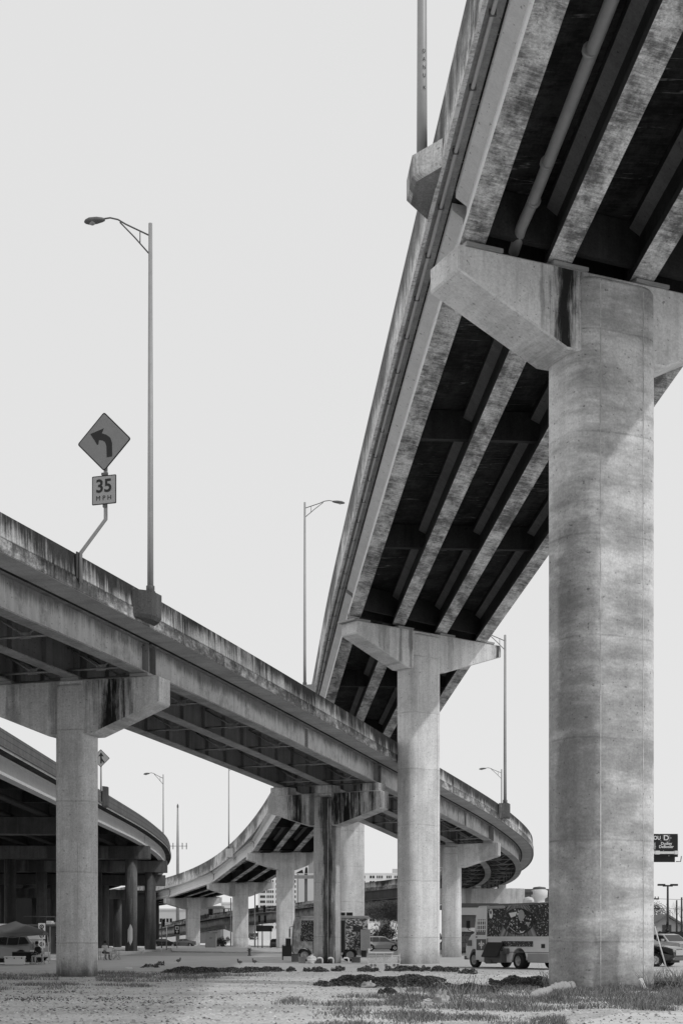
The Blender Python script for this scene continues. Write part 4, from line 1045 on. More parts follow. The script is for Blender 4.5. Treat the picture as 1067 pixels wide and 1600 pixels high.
# dark stall trailer behind the tent
t = empty('stall_trailer', (wx(62, 100), 101, 0), R(176), 'dark cluttered food stall trailer with pale roof boxes, behind the canopy tent', 'food stall')
bx(-2.2, 2.2, -1, 1, .5, 2.35, 'body', 'steel_dark', t, .03); bx(-2.3, 2.3, -1.1, 1.3, 2.35, 2.5, 'roof', 'galv_dark', t, .02)
for x, w_ in ((-1.5, .35), (-1.0, .25), (-.6, .4)): bx(x-w_/2, x+w_/2, 0, .5, 2.5, 2.5+w_*.6, 'roof_box', 'plastic', t, .02)
bx(-1.9, -1.2, 1.02, 1.06, 1.0, 2.0, 'menu_board', 'mural_small', t); bx(-.6, .9, 1.0, 1.05, 1.1, 1.9, 'serving_window', 'black', t)
mb = MB(); mb.tube([(-1.2, 1.1, 2.5), (-1.2, 1.1, 3.0), (1.0, 1.1, 3.05)], .03, 6); mb.build('roof_frame', 'galv_dark', t)
for x in (-1.7, -.9): bx(x-.03, x+.03, 1.3, 1.36, 0, 2.35, 'post', 'galv', t)
for s_ in (1, -1): wheel(t, .2, s_*.9, .34, .22, 'galv', 0, s_)

# ================================================================== tent, table ware, people
def tent():
    t = empty('canopy_tent', (wx(25, 87), 87, 0), R(6), 'grey pop-up canopy tent on thin white legs, slanting over a silver SUV', 'tent', None)
    n = 10; hw_ = 1.75
    mb = MB()
    def hz(u, v):
        m_ = max(abs(u), abs(v)); return 1.86+.72*(1-m_)**.72-.06*math.sin((1-m_)*math.pi)*(1+.5*math.sin(9*math.atan2(v, u)))-.05*math.cos(u*4)*m_
    g = [[(hw_*(2*i/n-1), hw_*(2*j/n-1), hz(2*i/n-1, 2*j/n-1)) for j in range(n+1)] for i in range(n+1)]
    for i in range(n):
        for j in range(n): mb.poly([g[i][j], g[i+1][j], g[i+1][j+1], g[i][j+1]], 0, None, True)
    for i in range(n):
        for a, b in ((g[i][0], g[i+1][0]), (g[i][n], g[i+1][n]), (g[0][i], g[0][i+1]), (g[n][i], g[n][i+1])):
            mb.poly([a, b, (b[0], b[1], b[2]-.16), (a[0], a[1], a[2]-.16)])
    mb.build('canopy', 'canvas', t)
    for sx in (-1, 1):
        for sy in (-1, 1):
            mb = MB(); mb.tube([(sx*hw_*1.02, sy*hw_*1.02, 0), (sx*hw_*.97, sy*hw_*.97, 1.85)], .028, 6); mb.box(sx*hw_*1.02-.06, sx*hw_*1.02+.06, sy*hw_*1.02-.06, sy*hw_*1.02+.06, 0, .02); mb.build('leg', 'white', t)
    mb = MB()
    for sx in (-1, 1):
        mb.tube([(sx*hw_*.97, -hw_*.97, 1.82), (0, -hw_*.9, 1.6), (-sx*hw_*.97, -hw_*.97, 1.82)], .018, 5)
    mb.build('truss', 'galv', t)
tent()
ck = empty('cool_box', (wx(24, 84.6), 84.6, 0), R(3), 'white plastic cool box on the ground under the canopy tent edge', 'cool box')
mb = MB(); mb.extrude(rounded([(-.54, .05), (.54, .05), (.57, .44), (-.57, .44)], .05), lambda a, b: (a, -.24, b), lambda a, b: (a, .24, b)); mb.build('body', 'plastic', ck, bevel=.01)
bx(-.59, .59, -.26, .26, .445, .53, 'lid', 'plastic', ck, .02)
for s_ in (-1, 1): bx(s_*.605-.03, s_*.605+.03, -.1, .1, .28, .34, 'handle', 'galv', ck)
for x in (-.42, 0, .42): bx(x-.03, x+.03, -.262, -.24, .38, .46, 'latch', 'galv_dark', ck, 0)
bs = empty('banner_sign', (wx(66, 92), 92, 0), R(0), 'tall narrow white banner sign with dark round marks on a post, by the tent', 'sign')
bx(-.03, .03, 0, .06, 0, 2.2, 'post', 'galv', bs)
p_ = bx(-.22, .22, -.03, 0, 1.5, 2.5, 'upper_board', 'plastic', bs); q_ = bx(-.2, .2, -.03, 0, .95, 1.42, 'lower_board', 'plastic', bs)
for z, pr_ in ((2.28, p_), (2.0, p_), (1.72, p_), (1.19, q_)):
    mb = MB(); mb.lathe((0, -.032, z), [(.14, 0), (.14, -.004), (.08, -.004), (.08, 0)], 16, 0, 'Y'); mb.box(-.03, .03, -.037, -.031, z-.05, z+.05); mb.build('round_mark', 'black', pr_)
def folding_chair():
    c = empty('folding_chair', (0, 0, 0), 0, None, 'chair', 'white folding chairs')
    mb = MB(); mb.box(-.2, .2, -.2, .2, .43, .46); mb.build('seat', 'plastic', c, bevel=.01)
    mb = MB(); mb.box(-.2, .2, .235, .26, .62, .84); mb.build('backrest', 'plastic', c, bevel=.01)
    for s_ in (-1, 1):
        mb = MB(); mb.tube([(s_*.21, -.25, 0), (s_*.21, .12, .44), (s_*.21, .26, .86)], .013, 6); mb.build('leg', 'galv', c)
        mb = MB(); mb.tube([(s_*.19, .30, 0), (s_*.19, -.16, .44)], .013, 6); mb.build('leg', 'galv', c)
    return c
ch0 = folding_chair()
spots = [(159.5, 104, 20, 'white folding chair beside the seated person, touching the left stained column'), (170, 103, 200, 'white folding chair pulled out in front of the seated person, seat showing'), (178, 107, 150, 'middle white folding chair of the row right of the seated person'), (184, 108.5, 100, 'rightmost white folding chair, at the end of the row behind the left column'),
         (54, 89, 30, 'folding chair under the tent, left of the seated figure'), (62, 88, -20, 'folding chair under the tent holding the seated figure'), (70, 90, 60, 'folding chair at the right leg of the tent')]
for i, (x, d, rz, lb) in enumerate(spots):
    c = ch0 if i == 0 else copy_tree(ch0)
    c.location = (wx(x, d), d, 0); c.rotation_euler = (0, 0, R(rz)); c['label'] = lb
tb = empty('folding_table', (wx(174, 107), 106.5, 0), R(10), 'white folding table among the chairs behind the left stained column', 'table')
bx(-.75, .75, -.35, .35, .70, .74, 'tabletop', 'plastic', tb)
for a in (-.65, .65):
    for b in (-.28, .28): bx(a-.015, a+.015, b-.015, b+.015, 0, .70, 'leg', 'galv', tb, 0)
tb = empty('folding_table', (wx(40, 88.5), 89.2, 0), R(4), 'dark-draped table under the canopy tent in front of the silver SUV', 'table')
bx(-.9, .9, -.35, .35, .70, .74, 'tabletop', 'steel_dark', tb); bx(-.88, .88, -.34, .34, .12, .70, 'drape', 'cloth_dark', tb)
def person(loc, rz, label, J, E_, mats, hairlong=.0):
    """J: joint -> ((x, y, z), radius); one skinned surface, split by material along the body"""
    me = bpy.data.meshes.new('person'); names = list(J)
    me.from_pydata([J[k_][0] for k_ in names], [(names.index(a), names.index(b)) for a, b in E_], [])
    o = bpy.data.objects.new('person', me); COL.objects.link(o)
    md = o.modifiers.new('skin', 'SKIN'); me.skin_vertices or None
    if not me.skin_vertices:
        bm = bmesh.new(); bm.from_mesh(me); bm.verts.layers.skin.verify(); bm.to_mesh(me); bm.free()
    for i, k_ in enumerate(names):
        r_ = J[k_][1]; me.skin_vertices[0].data[i].radius = (r_, r_) if not isinstance(r_, tuple) else r_
        me.skin_vertices[0].data[i].use_root = (k_ == 'pelvis')
    md.use_smooth_shade = True
    sb = o.modifiers.new('sub', 'SUBSURF'); sb.levels = 1; sb.render_levels = 1
    dg = bpy.context.evaluated_depsgraph_get(); new = bpy.data.meshes.new_from_object(o.evaluated_get(dg)); new.name = 'person'
    o.modifiers.clear(); o.data = new
    new.materials.clear()
    for m_ in mats: new.materials.append(M[m_])
    P_ = [(Vector(J[k_][0]), k_) for k_ in names]
    for f in new.polygons:
        k_ = min(P_, key=lambda q: (q[0]-f.center).length)[1]
        f.material_index = 0 if k_[0] == 'h' or k_.startswith('neck') else (2 if k_.startswith('l') or k_ == 'pelvis' else 1)
        f.use_smooth = True
    o.location = loc; o.rotation_euler = (0, 0, rz); tag(o, label, 'person')
    hd_ = Vector(J['head'][0])
    mb = MB(); mb.lathe(hd_+Vector((0, .015, -.02-hairlong)), [(.085, 0), (.108, .06+hairlong), (.10, .13+hairlong), (.05, .175+hairlong), (0, .185+hairlong)], 12); mb.build('hair', 'hair', o)
    mb = MB()
    mb.lathe(hd_+Vector((0, -.085, -.015)), [(.016, -.02), (.010, .01), (0, .02)], 6); mb.box(hd_.x-.03, hd_.x+.03, hd_.y-.093, hd_.y-.08, hd_.z-.062, hd_.z-.052)
    for s_ in (-1, 1): mb.box(hd_.x+s_*.034-.013, hd_.x+s_*.034+.013, hd_.y-.096, hd_.y-.082, hd_.z+.01, hd_.z+.022)
    mb.build('face', 'hair', o)
    return o
def seated(lean=0.0):
    J = {'pelvis': ((0, 0, .52), .14), 'spine': ((0, .02-lean*.3, .72), .135), 'chest': ((0, .03-lean*.7, .93), .15), 'neck': ((0, .02-lean, 1.09), .055), 'head': ((0, -.01-lean*1.1, 1.23), .095), 'head_top': ((0, -.01-lean*1.15, 1.31), .07)}
    E_ = [('pelvis', 'spine'), ('spine', 'chest'), ('chest', 'neck'), ('neck', 'head'), ('head', 'head_top')]
    for s_, n_ in ((-1, 'a'), (1, 'b')):
        J.update({'lhip'+n_: ((s_*.10, -.06, .51), .10), 'lknee'+n_: ((s_*.14, -.44, .50), .065), 'lankle'+n_: ((s_*.14, -.42, .10), .045), 'ltoe'+n_: ((s_*.15, -.60, .045), .04),
                  'shoulder'+n_: ((s_*.19, .02-lean*.8, 1.00), .065), 'elbow'+n_: ((s_*.24, -.05-lean*.6, .74), .045), 'hwrist'+n_: ((s_*.16, -.30-lean*.4, .66), .03), 'hpalm'+n_: ((s_*.14, -.37-lean*.4, .64), .035)})
        E_ += [('pelvis', 'lhip'+n_), ('lhip'+n_, 'lknee'+n_), ('lknee'+n_, 'lankle'+n_), ('lankle'+n_, 'ltoe'+n_), ('chest', 'shoulder'+n_), ('shoulder'+n_, 'elbow'+n_), ('elbow'+n_, 'hwrist'+n_), ('hwrist'+n_, 'hpalm'+n_)]
        for k_, (dx, dy, dz) in enumerate(((-.035, -.075, -.015), (-.012, -.09, -.02), (.012, -.085, -.02), (.033, -.07, -.02), (-s_*.05, -.03, .0))):
            b = J['hpalm'+n_][0]; J['hf%d%s' % (k_, n_)] = ((b[0]+dx, b[1]+dy, b[2]+dz), .009); E_.append(('hpalm'+n_, 'hf%d%s' % (k_, n_)))
    return J, E_
c = ch0.location
J, E_ = seated(.10); person((wx(163.5, 104.6), 104.6, 0), R(40), 'person in a light shirt sitting on a white chair behind the left column', J, E_, ['skin', 'cloth_light', 'cloth_dark'])
J, E_ = seated(.2); person((wx(62.5, 88.2), 88.2, 0), R(-40), 'person in a dark top and pale trousers sitting hunched under the tent', J, E_, ['skin', 'cloth_dark', 'cloth_light'])
bp = empty('kiosk', (wx(3, 95), 96, 0), R(0), 'white topped kiosk box at the extreme left edge behind the tent', 'kiosk')
bx(-.8, .35, -.4, .4, 0, 1.9, 'body', 'galv_dark', bp); bx(-.9, .42, -.45, .45, 2.2, 2.5, 'light_box', 'plastic', bp); bx(-.2, -.1, -.1, .1, 1.9, 2.2, 'post', 'galv', bp)
# ================================================================== ground, streets
mb = MB(); mb.poly([(-900, -200, 0), (900, -200, 0), (900, 2600, 0), (-900, 2600, 0)]); tag(mb.build('ground', 'ground'), kind='structure')
def sheet(name, pts, z, mat):
    mb = MB(); mb.poly([(a, b, z) for a, b in pts]); return tag(mb.build(name, mat), kind='structure')
rr = random.Random(11)
edge = [(-60+4*i, 62+2.2*math.sin(i*.9)+rr.uniform(-1.2, 1.2)) for i in range(31)]
sheet('parking_lot', edge+[(60, 128), (-60, 128)], .004, 'asphalt')
sheet('road', [(-130, 128.1), (130, 128.1), (130, 300), (-130, 300)], .004, 'street')
sheet('gravel_track', [(4.2, 24.5), (9, 22), (22, 24), (22, 31.5), (15, 31.8), (9, 32.2), (5.8, 31), (4.6, 28)], .004, 'path')
def island(name, pts, h):
    mb = MB(); mb.extrude(pts, lambda a, b: (a, b, -.05), lambda a, b: (a, b, h)); return tag(mb.build(name, 'kerb', bevel=.04), kind='structure')
island('kerb_island', [(wx(266, 158), 160), (wx(350, 152), 152), (wx(452, 150), 150), (wx(455, 205), 210), (wx(300, 240), 245), (wx(262, 245), 248)], .17)
island('pavement', [(wx(560, 185), 184), (wx(760, 185), 186), (wx(800, 215), 215), (wx(560, 215), 215)], .15)
island('pavement', [(wx(245, 190), 178), (wx(262, 200), 184), (wx(250, 200), 250), (-60, 250), (-60, 200)], .15)
island('kerb_strip', [(14.5, 112), (60, 118), (60, 119), (14.5, 113)], .14)

# ================================================================== plants
def blades(name, regions, mats, seed=1):
    r_ = random.Random(seed); mb = MB()
    for pts, dens, h0, h1, thr in regions:
        xs = [p[0] for p in pts]; ys = [p[1] for p in pts]
        A_ = (max(xs)-min(xs))*(max(ys)-min(ys))
        for _ in range(int(A_*dens)):
            x, y = r_.uniform(min(xs), max(xs)), r_.uniform(min(ys), max(ys))
            ins = False; j = len(pts)-1
            for i in range(len(pts)):
                if (pts[i][1] > y) != (pts[j][1] > y) and x < (pts[j][0]-pts[i][0])*(y-pts[i][1])/(pts[j][1]-pts[i][1])+pts[i][0]: ins = not ins
                j = i
            if not ins: continue
            q = math.sin(x*1.9+math.sin(y*.8)*2)+math.sin(y*1.3+x*.7)+math.sin(x*4.7+1)*.5+math.sin(y*3.1)*.4
            if q+r_.uniform(-1, 1) < thr: continue
            h = r_.uniform(h0, h1)*(1+.25*q); a = r_.uniform(0, 6.28); w_ = r_.uniform(.006, .014); l = r_.uniform(.2, 1.3)*h; b = r_.uniform(0, 6.28)
            dx, dy = math.cos(a)*w_, math.sin(a)*w_; ex, ey = math.cos(b)*l, math.sin(b)*l
            m_ = r_.choices(range(len(mats)), [4, 4, 2][:len(mats)])[0]
            mb.poly([(x-dx, y-dy, -.01), (x+dx, y+dy, -.01), (x+dx*.7+ex*.35, y+dy*.7+ey*.35, h*.6), (x-dx*.7+ex*.35, y-dy*.7+ey*.35, h*.6)], m_)
            mb.poly([(x-dx*.7+ex*.35, y-dy*.7+ey*.35, h*.6), (x+dx*.7+ex*.35, y+dy*.7+ey*.35, h*.6), (x+ex, y+ey, h)], m_)
    return tag(mb.build(name, mats), kind='stuff')
def gp(*pp): return [(wx(x, gd(y)), gd(y)) for x, y in pp]
M['grass_a'] = plain('grass', .12, .9, 0, .2, .4, 1); M['grass_b'] = plain('worn_grass', .26, .9, 0, .2, .4, 1)
blades('grass', [
    (gp((850, 1538), (1180, 1530), (1200, 1577), (1030, 1580), (950, 1576), (850, 1579)), 280, .05, .18, -.3),
    (gp((640, 1546), (860, 1542), (880, 1581), (690, 1583), (600, 1570)), 230, .04, .14, .1),
    (gp((470, 1560), (700, 1553), (700, 1570), (560, 1574), (420, 1570)), 200, .04, .12, .35),
    (gp((500, 1577), (640, 1574), (880, 1590), (905, 1640), (450, 1640)), 330, .03, .10, .25),
    (gp((-30, 1523), (92, 1525), (92, 1532), (-30, 1531)), 110, .05, .14, -.1),
    (gp((150, 1520), (300, 1523), (310, 1533), (200, 1536), (150, 1533)), 110, .05, .15, .1),
    (gp((-30, 1537), (190, 1538), (250, 1542), (100, 1546), (-30, 1548)), 170, .03, .10, .4),
    (gp((300, 1524), (420, 1522), (420, 1527), (300, 1530)), 150, .05, .12, .2)], ['grass_a', 'grass_b', 'dry'], 3)
blades('tall_weeds', [
    (gp((842, 1538), (900, 1541), (900, 1552), (845, 1550)), 50, .25, .6, .5), (gp((1000, 1534), (1100, 1530), (1100, 1560), (1000, 1556)), 30, .25, .55, .4),
    (gp((620, 1552), (760, 1550), (760, 1578), (620, 1578)), 14, .25, .6, .2)], ['grass_a', 'grass_b', 'dry'], 5)
def leafy(name, clumps, seed, mats, s0=.02, s1=.06):
    """low broad-leaved cover: clumps of (x, y, rx, ry, height, n)"""
    r_ = random.Random(seed); mb = MB()
    for cx, cy, rx, ry, h, n in clumps:
        lob = [(r_.uniform(-.9, .9), r_.uniform(-.9, .9), r_.uniform(.25, .6), r_.uniform(.5, 1)) for _ in range(9)]
        for _ in range(n):
            a, q = r_.uniform(0, 6.28), math.sqrt(r_.random()); u, v = math.cos(a)*q, math.sin(a)*q
            top = h*.72*(max(0.0, 1-q*q)*.35+.75*max([lh*max(0, 1-((u-lx)**2+(v-ly)**2)/(lr*lr)) for lx, ly, lr, lh in lob]))+.02
            z = top*(1-r_.random()**2*.8); s_ = r_.uniform(s0, s1)
            c = Vector((cx+u*rx, cy+v*ry, z)); d = Vector((r_.uniform(-1, 1), r_.uniform(-1, 1), r_.uniform(-.5, .9))).normalized(); e = d.cross(Vector((r_.uniform(-1, 1), r_.uniform(-1, 1), r_.uniform(-1, 1)))).normalized()
            mb.poly([c-d*s_, c-e*s_*.55, c+d*s_, c+e*s_*.55], r_.choices(range(len(mats)), [4, 2][:len(mats)])[0])
    return tag(mb.build(name, mats), kind='stuff')
def cl(x, y, wpx, dep, h, n): d = gd(y); return (wx(x, d), d, wpx/F*d/2, dep/2, h, n)
leafy('creeping_weeds', [cl(560, 1534, 90, 9, .26, 8000), cl(640, 1532, 110, 9, .26, 9000), cl(600, 1539, 160, 6, .25, 6000), cl(515, 1539, 50, 4, .2, 1500), cl(300, 1519, 90, 8, .35, 4000), cl(370, 1518, 80, 7, .3, 3500), cl(420, 1517, 50, 5, .25, 1500),
    cl(455, 1517.5, 16, 3, .28, 500), cl(480, 1518, 12, 2, .25, 350), cl(500, 1518, 28, 3, .3, 900), cl(528, 1517, 22, 3, .35, 800), cl(575, 1518, 34, 3, .35, 1100), cl(620, 1517, 40, 3, .4, 1400), cl(655, 1517, 34, 4, .36, 1700), cl(695, 1518, 44, 4, .36, 2000), cl(730, 1521, 30, 3, .3, 800),
    cl(820, 1539, 80, 6, .42, 4500), cl(790, 1541, 50, 5, .35, 1500), cl(720, 1547, 120, 7, .22, 4000), cl(605, 1552, 30, 2, .2, 700), cl(235, 1512, 30, 2, .3, 400), cl(250, 1509, 14, 2, .4, 300), cl(880, 1542, 60, 4, .3, 1200), cl(1040, 1545, 120, 6, .35, 3000)], 5, ['leaf', 'leaf_mid'])
# loose stones and dry bits on the bare ground
r_ = random.Random(21); mb = MB()
for _ in range(9000):
    y = 24+46*r_.random()**1.3; x = r_.uniform(-.26, .26)*y; s_ = r_.choice((.012, .02, .03, .042))*r_.uniform(.6, 1.3)
    c = Vector((x, y, s_*.25)); m_ = r_.choices((0, 1, 2), (5, 2, 2))[0]
    q = [c+Vector((math.cos(a+r_.uniform(-.3, .3))*s_, math.sin(a)*s_, 0)) for a in (0, 1.25, 2.5, 3.77, 5.0)]; t = c+Vector((r_.uniform(-.3, .3)*s_, r_.uniform(-.3, .3)*s_, s_*.7))
    for i in range(5): mb.poly([q[i], q[(i+1) % 5], t], m_)
for cx, cy, n in [(wx(60, gd(1562)), gd(1562), 200), (wx(180, gd(1560)), gd(1560), 160), (wx(120, gd(1577)), gd(1577), 120), (wx(240, gd(1566)), gd(1566), 120), (wx(20, gd(1560)), gd(1560), 120), (wx(230, gd(1580)), gd(1580), 60), (wx(290, gd(1572)), gd(1572), 40), (wx(420, gd(1552)), gd(1552), 100), (wx(165, gd(1564)), gd(1564), 90), (wx(90, gd(1550)), gd(1550), 140), (wx(330, gd(1560)), gd(1560), 60)]:
    for _ in range(n):
        c = Vector((cx+r_.gauss(0, .55), cy+r_.gauss(0, .7), .012)); s_ = r_.uniform(.02, .06); a = r_.uniform(0, 6.28); d = Vector((math.cos(a), math.sin(a), r_.uniform(-.1, .5)))*s_; e = Vector((-math.sin(a), math.cos(a), r_.uniform(-.2, .4)))*s_*.5
        mb.poly([c-d, c-e, c+d, c+e], 3)
tag(mb.build('gravel_stones', ['galv', 'galv_dark', 'plastic', 'bark']), kind='stuff')
def lump(c, rx, ry, rz, seed, amp=.25, n=10):
    r_ = random.Random(seed); ph = [(r_.uniform(1, 4), r_.uniform(0, 6), r_.uniform(1, 4), r_.uniform(0, 6)) for _ in range(4)]
    mb = MB(); rows = []
    for i in range(n+1):
        v = -math.pi/2+math.pi*i/n; row = []
        for k in range(n*2):
            u = 2*math.pi*k/(n*2)
            q = 1+amp*sum(math.sin(a*u*1+b)*math.cos(c_*v*2+d) for a, b, c_, d in [(int(p[0]), p[1], p[2], p[3]) for p in ph])/2
            row.append((c[0]+rx*q*math.cos(u)*math.cos(v), c[1]+ry*q*math.sin(u)*math.cos(v), c[2]+rz*q*math.sin(v)))
        rows.append(row)
    for i in range(n):
        for k in range(n*2): mb.poly([rows[i][k], rows[i][(k+1) % (n*2)], rows[i+1][(k+1) % (n*2)], rows[i+1][k]], 0, None, amp < .3)
    return mb
M['pale_stone'] = plain('pale_stone', .42, .9, 0, .3, .3, 5); M['sack'] = plain('dusty_sack', .40, .9, 0, .3, .35, 5)
def ground_bit(name, x, y, w_, d_, h, mat, label, cat, seed, amp=.35, rz=0):
    d = gd(y); o = lump((0, 0, 0), w_/2, d_/2, h, seed, amp).build(name, mat); o.location = (wx(x, d), d, h*.35); o.rotation_euler = (0, 0, R(rz)); return tag(o, label, cat)
ground_bit('rock', 575, 1543.5, .42, .3, .14, 'pale_stone', 'grey pointed rock at the front edge of the dark weed bed', 'rock', 1, .45)
ground_bit('rock', 689, 1567, .36, .3, .20, 'pale_stone', 'pale upright rock in the grass between the weed bed and the gravel track', 'rock', 2, .5)
ground_bit('litter', 686, 1540, .46, .3, .05, 'plastic', 'flat white scrap at the right end of the dark weed bed', 'litter', 3)
ground_bit('litter', 640, 1564, .38, .2, .04, 'plastic', 'thin white scrap in the grass left of the pale upright rock', 'litter', 4)
ground_bit('litter', 669, 1565, .26, .2, .05, 'plastic', 'small crumpled white scrap touching the pale upright rock', 'litter', 5, .5)
ground_bit('litter', 298, 1548, .22, .2, .05, 'plastic', 'small white scrap alone on the bare ground at the left', 'litter', 6)
ground_bit('litter', 202, 1514, .4, .2, .06, 'plastic', 'white scrap on the ground right of the left stained column', 'litter', 7)
ground_bit('litter', 762, 1543, .35, .3, .07, 'pale_stone', 'broken grey concrete bits at the left end of the weeds by the nearest column', 'litter', 8, .5)

def sacks():
    P_ = [(831, 1562, .07), (840, 1560, .09), (851, 1556, .07), (863, 1551.5, .10), (876, 1549, .12), (890, 1547, .11), (902, 1545, .08)]
    mb = MB(); r_ = random.Random(4); n = 12; rings = []; pts = []
    for a, b in zip(P_, P_[1:]):
        for k in range(4):
            t = k/4; pts.append([a[i]+(b[i]-a[i])*t for i in range(3)])
    pts.append(list(P_[-1]))
    for i, (x, y, r0) in enumerate(pts):
        dd = gd(y+1.5); r0 *= .65+.5*abs(math.sin(i*1.7))+.3*r_.random(); rings.append([(wx(x, dd)+r0*.9*math.cos(2*math.pi*k/n+.3), dd+r0*1.2*math.cos(2*math.pi*k/n)*1.0, .03+max(0, .12+r0*1.05*math.sin(2*math.pi*k/n)*(1+.25*math.sin(i*2.1+k)))) for k in range(n)])
    for A_, B_ in zip(rings, rings[1:]):
        for k in range(n): mb.poly([A_[k], A_[(k+1) % n], B_[(k+1) % n], B_[k]], 0, None, True)
    mb.poly(rings[0][::-1]); mb.poly(rings[-1]); return mb.build('rolled_tarpaulin', 'sack')

tag(sacks(), 'crumpled pale tarpaulin roll lying in the grass against the nearest column', 'tarpaulin')
b = empty('carton', (wx(991, 45.5), 44.5, .02), R(20), 'bright white bent carton standing in weeds at the right foot of the nearest column', 'litter')
mb = MB(); mb.extrude([(-.10, .32), (.02, .36), (.12, .12), (.24, 0), (.06, .02)], lambda u, v: (u, -.05, v), lambda u, v: (u, .05, v)); mb.build('carton', 'white', b, bevel=.01)

# ================================================================== small things round the columns
def bollard_hoop(x, y, lb):
    d = gd(y); c = empty('pipe_hoop', (wx(x, d), d, 0), R(15), lb, 'pipe hoop', 'white bent pipes at the foot of the stained column')
    mb = MB(); mb.tube([(-.17, 0, .30), (-.12, 0, .36), (.02, 0, .37), (.12, 0, .33), (.15, 0, .24), (.15, 0, 0)], .055, 8); mb.build('pipe', 'plastic', c)
for x, lb in ((500, 'white bent pipe at the foot of the run-stained column, leftmost of three'), (517, 'white bent pipe at the foot of the run-stained column, middle of three'), (541, 'white bent pipe at the foot of the run-stained column, rightmost of three')): bollard_hoop(x, 1506, lb)
o = lump((0, 0, 0), .26, .2, .27, 9, .3).build('rubbish_bag', 'plastic'); o.location = (wx(487, gd(1506)), gd(1506), .24); tag(o, 'knotted white rubbish bag left of the foot of the run-stained column', 'rubbish bag')
mb = MB(); mb.lathe((0, 0, .2), [(.06, 0), (.04, .05), (.10, .12), (.0, .10)], 8); mb.build('knot', 'plastic', o)
for x, y, w_, h_, mt, lb in ((462, 1503, .5, .5, 'steel_dark', 'dark crate on the ground at the front of the food truck behind the stained column'), (472, 1505, .4, .35, 'galv', 'grey crate between the dark crate and the white rubbish bag'), (556, 1504, .5, .3, 'galv_dark', 'low dark crate under the chequer plate box of the food truck')):
    d = gd(y); c = empty('crate', (wx(x, d), d, 0), R(8), lb, 'crate', 'crates round the food truck')
    bx(-w_/2, w_/2, -w_/2, w_/2, 0, h_, 'body', mt, c, .01); bx(-w_/2-.03, w_/2+.03, -w_/2-.03, w_/2+.03, h_+.001, h_+.05, 'rim', mt, c, .01)
    for z in (.3, .6): bx(-w_/2-.012, w_/2+.012, -w_/2-.015, -w_/2-.002, h_*z, h_*z+.05, 'slat', mt, c, 0)
bc = empty('wheeled_cart', (wx(600, 80.5), 80.5, 0), R(4), 'white wheeled metal cart with scrollwork side, left of the tall sunlit flyover column', 'cart')
mb = MB()
for z in (.18, .62): mb.box(-.86, .86, -.02, .02, z-.02, z+.02)
for x in (-.86, -.45, 0, .45, .86): mb.box(x-.018, x+.018, -.018, .018, .12, .74)
mb.build('frame', 'white', bc)
mb = MB(); r_ = random.Random(2)
for k in range(16):
    x = -.8+.107*k; a = r_.uniform(.5, 1.2)
    mb.tube([(x-.05, 0, .2), (x+.06*a, 0, .32), (x-.05*a, 0, .45), (x+.05, 0, .60)], .016, 5); 
    if k % 2: mb.tube([(x+.05+.05*math.cos(t*.8), 0, .4+.07*math.sin(t*.8)) for t in range(9)], .013, 5)
mb.build('scrollwork', 'plastic', bc)
bx(-.8, .5, -.25, .3, .74, .82, 'tray', 'plastic', bc); bx(-.88, -.80, -.2, .2, .74, 1.0, 'handle', 'white', bc)
for x in (-.7, -.5, .1, .55, .75):
    mb = MB(); mb.lathe((x, 0, .08), [(.08, -.03), (.08, .03), (0, .04)], 12, 0, 'Y'); mb.build('wheel', 'galv', bc)
ub = empty('utility_cabinet', (wx(330, 214), 214, .16), R(-6), 'grey metal utility cabinet on the kerb island between two flyover columns', 'utility cabinet')
bx(-.76, .76, -.5, .5, 0, 2.0, 'body', 'galv', ub, .02); bx(-.80, .80, -.54, .54, 2.0, 2.07, 'lid', 'galv', ub); bx(-.68, -.02, -.52, -.5, .1, 1.9, 'door', 'galv', ub); bx(.02, .68, -.52, -.5, .1, 1.9, 'door', 'galv', ub); bx(-.12, .25, -.55, -.52, 1.35, 1.42, 'handle', 'black', ub)
hy = empty('fire_hydrant', (wx(390, 129), 129, 0), 0, 'slim dark fire hydrant with pale cap in front of the kerb island', 'fire hydrant')
mb = MB(); mb.lathe((0, 0, 0), [(.17, 0), (.17, .08), (.11, .1), (.11, .58), (.15, .6), (.15, .66)], 12); mb.build('barrel', 'galv_dark', hy)
mb = MB(); mb.lathe((0, 0, .66), [(.15, 0), (.14, .12), (.08, .24), (.04, .26), (.04, .32), (0, .33)], 12); mb.build('bonnet', 'plastic', hy)
mb = MB(); mb.tube([(-.22, 0, .48), (.22, 0, .48)], .06, 8); mb.build('nozzle', 'galv', hy)
def pigeon(x, y, rz, lb):
    d = gd(y); p = lump((0, 0, .17), .15, .085, .085, 31, .05, 8).build('pigeon', 'galv_dark'); p.location = (wx(x, d), d, 0); p.rotation_euler = (0, 0, R(rz)); tag(p, lb, 'pigeon', 'pigeons on the lot')
    mb = MB(); mb.lathe((.12, 0, .21), [(.05, 0), (.04, .06), (.045, .10), (.03, .14), (0, .15)], 8); mb.tube([(.15, 0, .33), (.20, 0, .32)], [.012, .003], 5); mb.build('head', 'steel_dark', p)
    mb = MB(); mb.poly([(-.12, -.04, .17), (-.12, .04, .17), (-.30, .05, .12), (-.30, -.05, .12)]); mb.poly([(-.12, -.04, .155), (-.12, .04, .155), (-.30, .05, .11), (-.30, -.05, .11)][::-1]); mb.build('tail', 'steel_dark', p)
    for s_ in (-.03, .03): mb = MB(); mb.tube([(0, s_, .1), (0, s_, 0), (.05, s_, 0)], .008, 5); mb.build('leg', 'galv_dark', p)
pigeon(279, 1505, 20, 'pigeon on the bare lot nearest the old viaduct slabs, leftmost of three'); pigeon(375, 1507.5, 190, 'pigeon on the lot in front of the dark weeds, middle of three'); pigeon(398, 1506.5, 160, 'pigeon on the lot below the hydrant, rightmost of three')
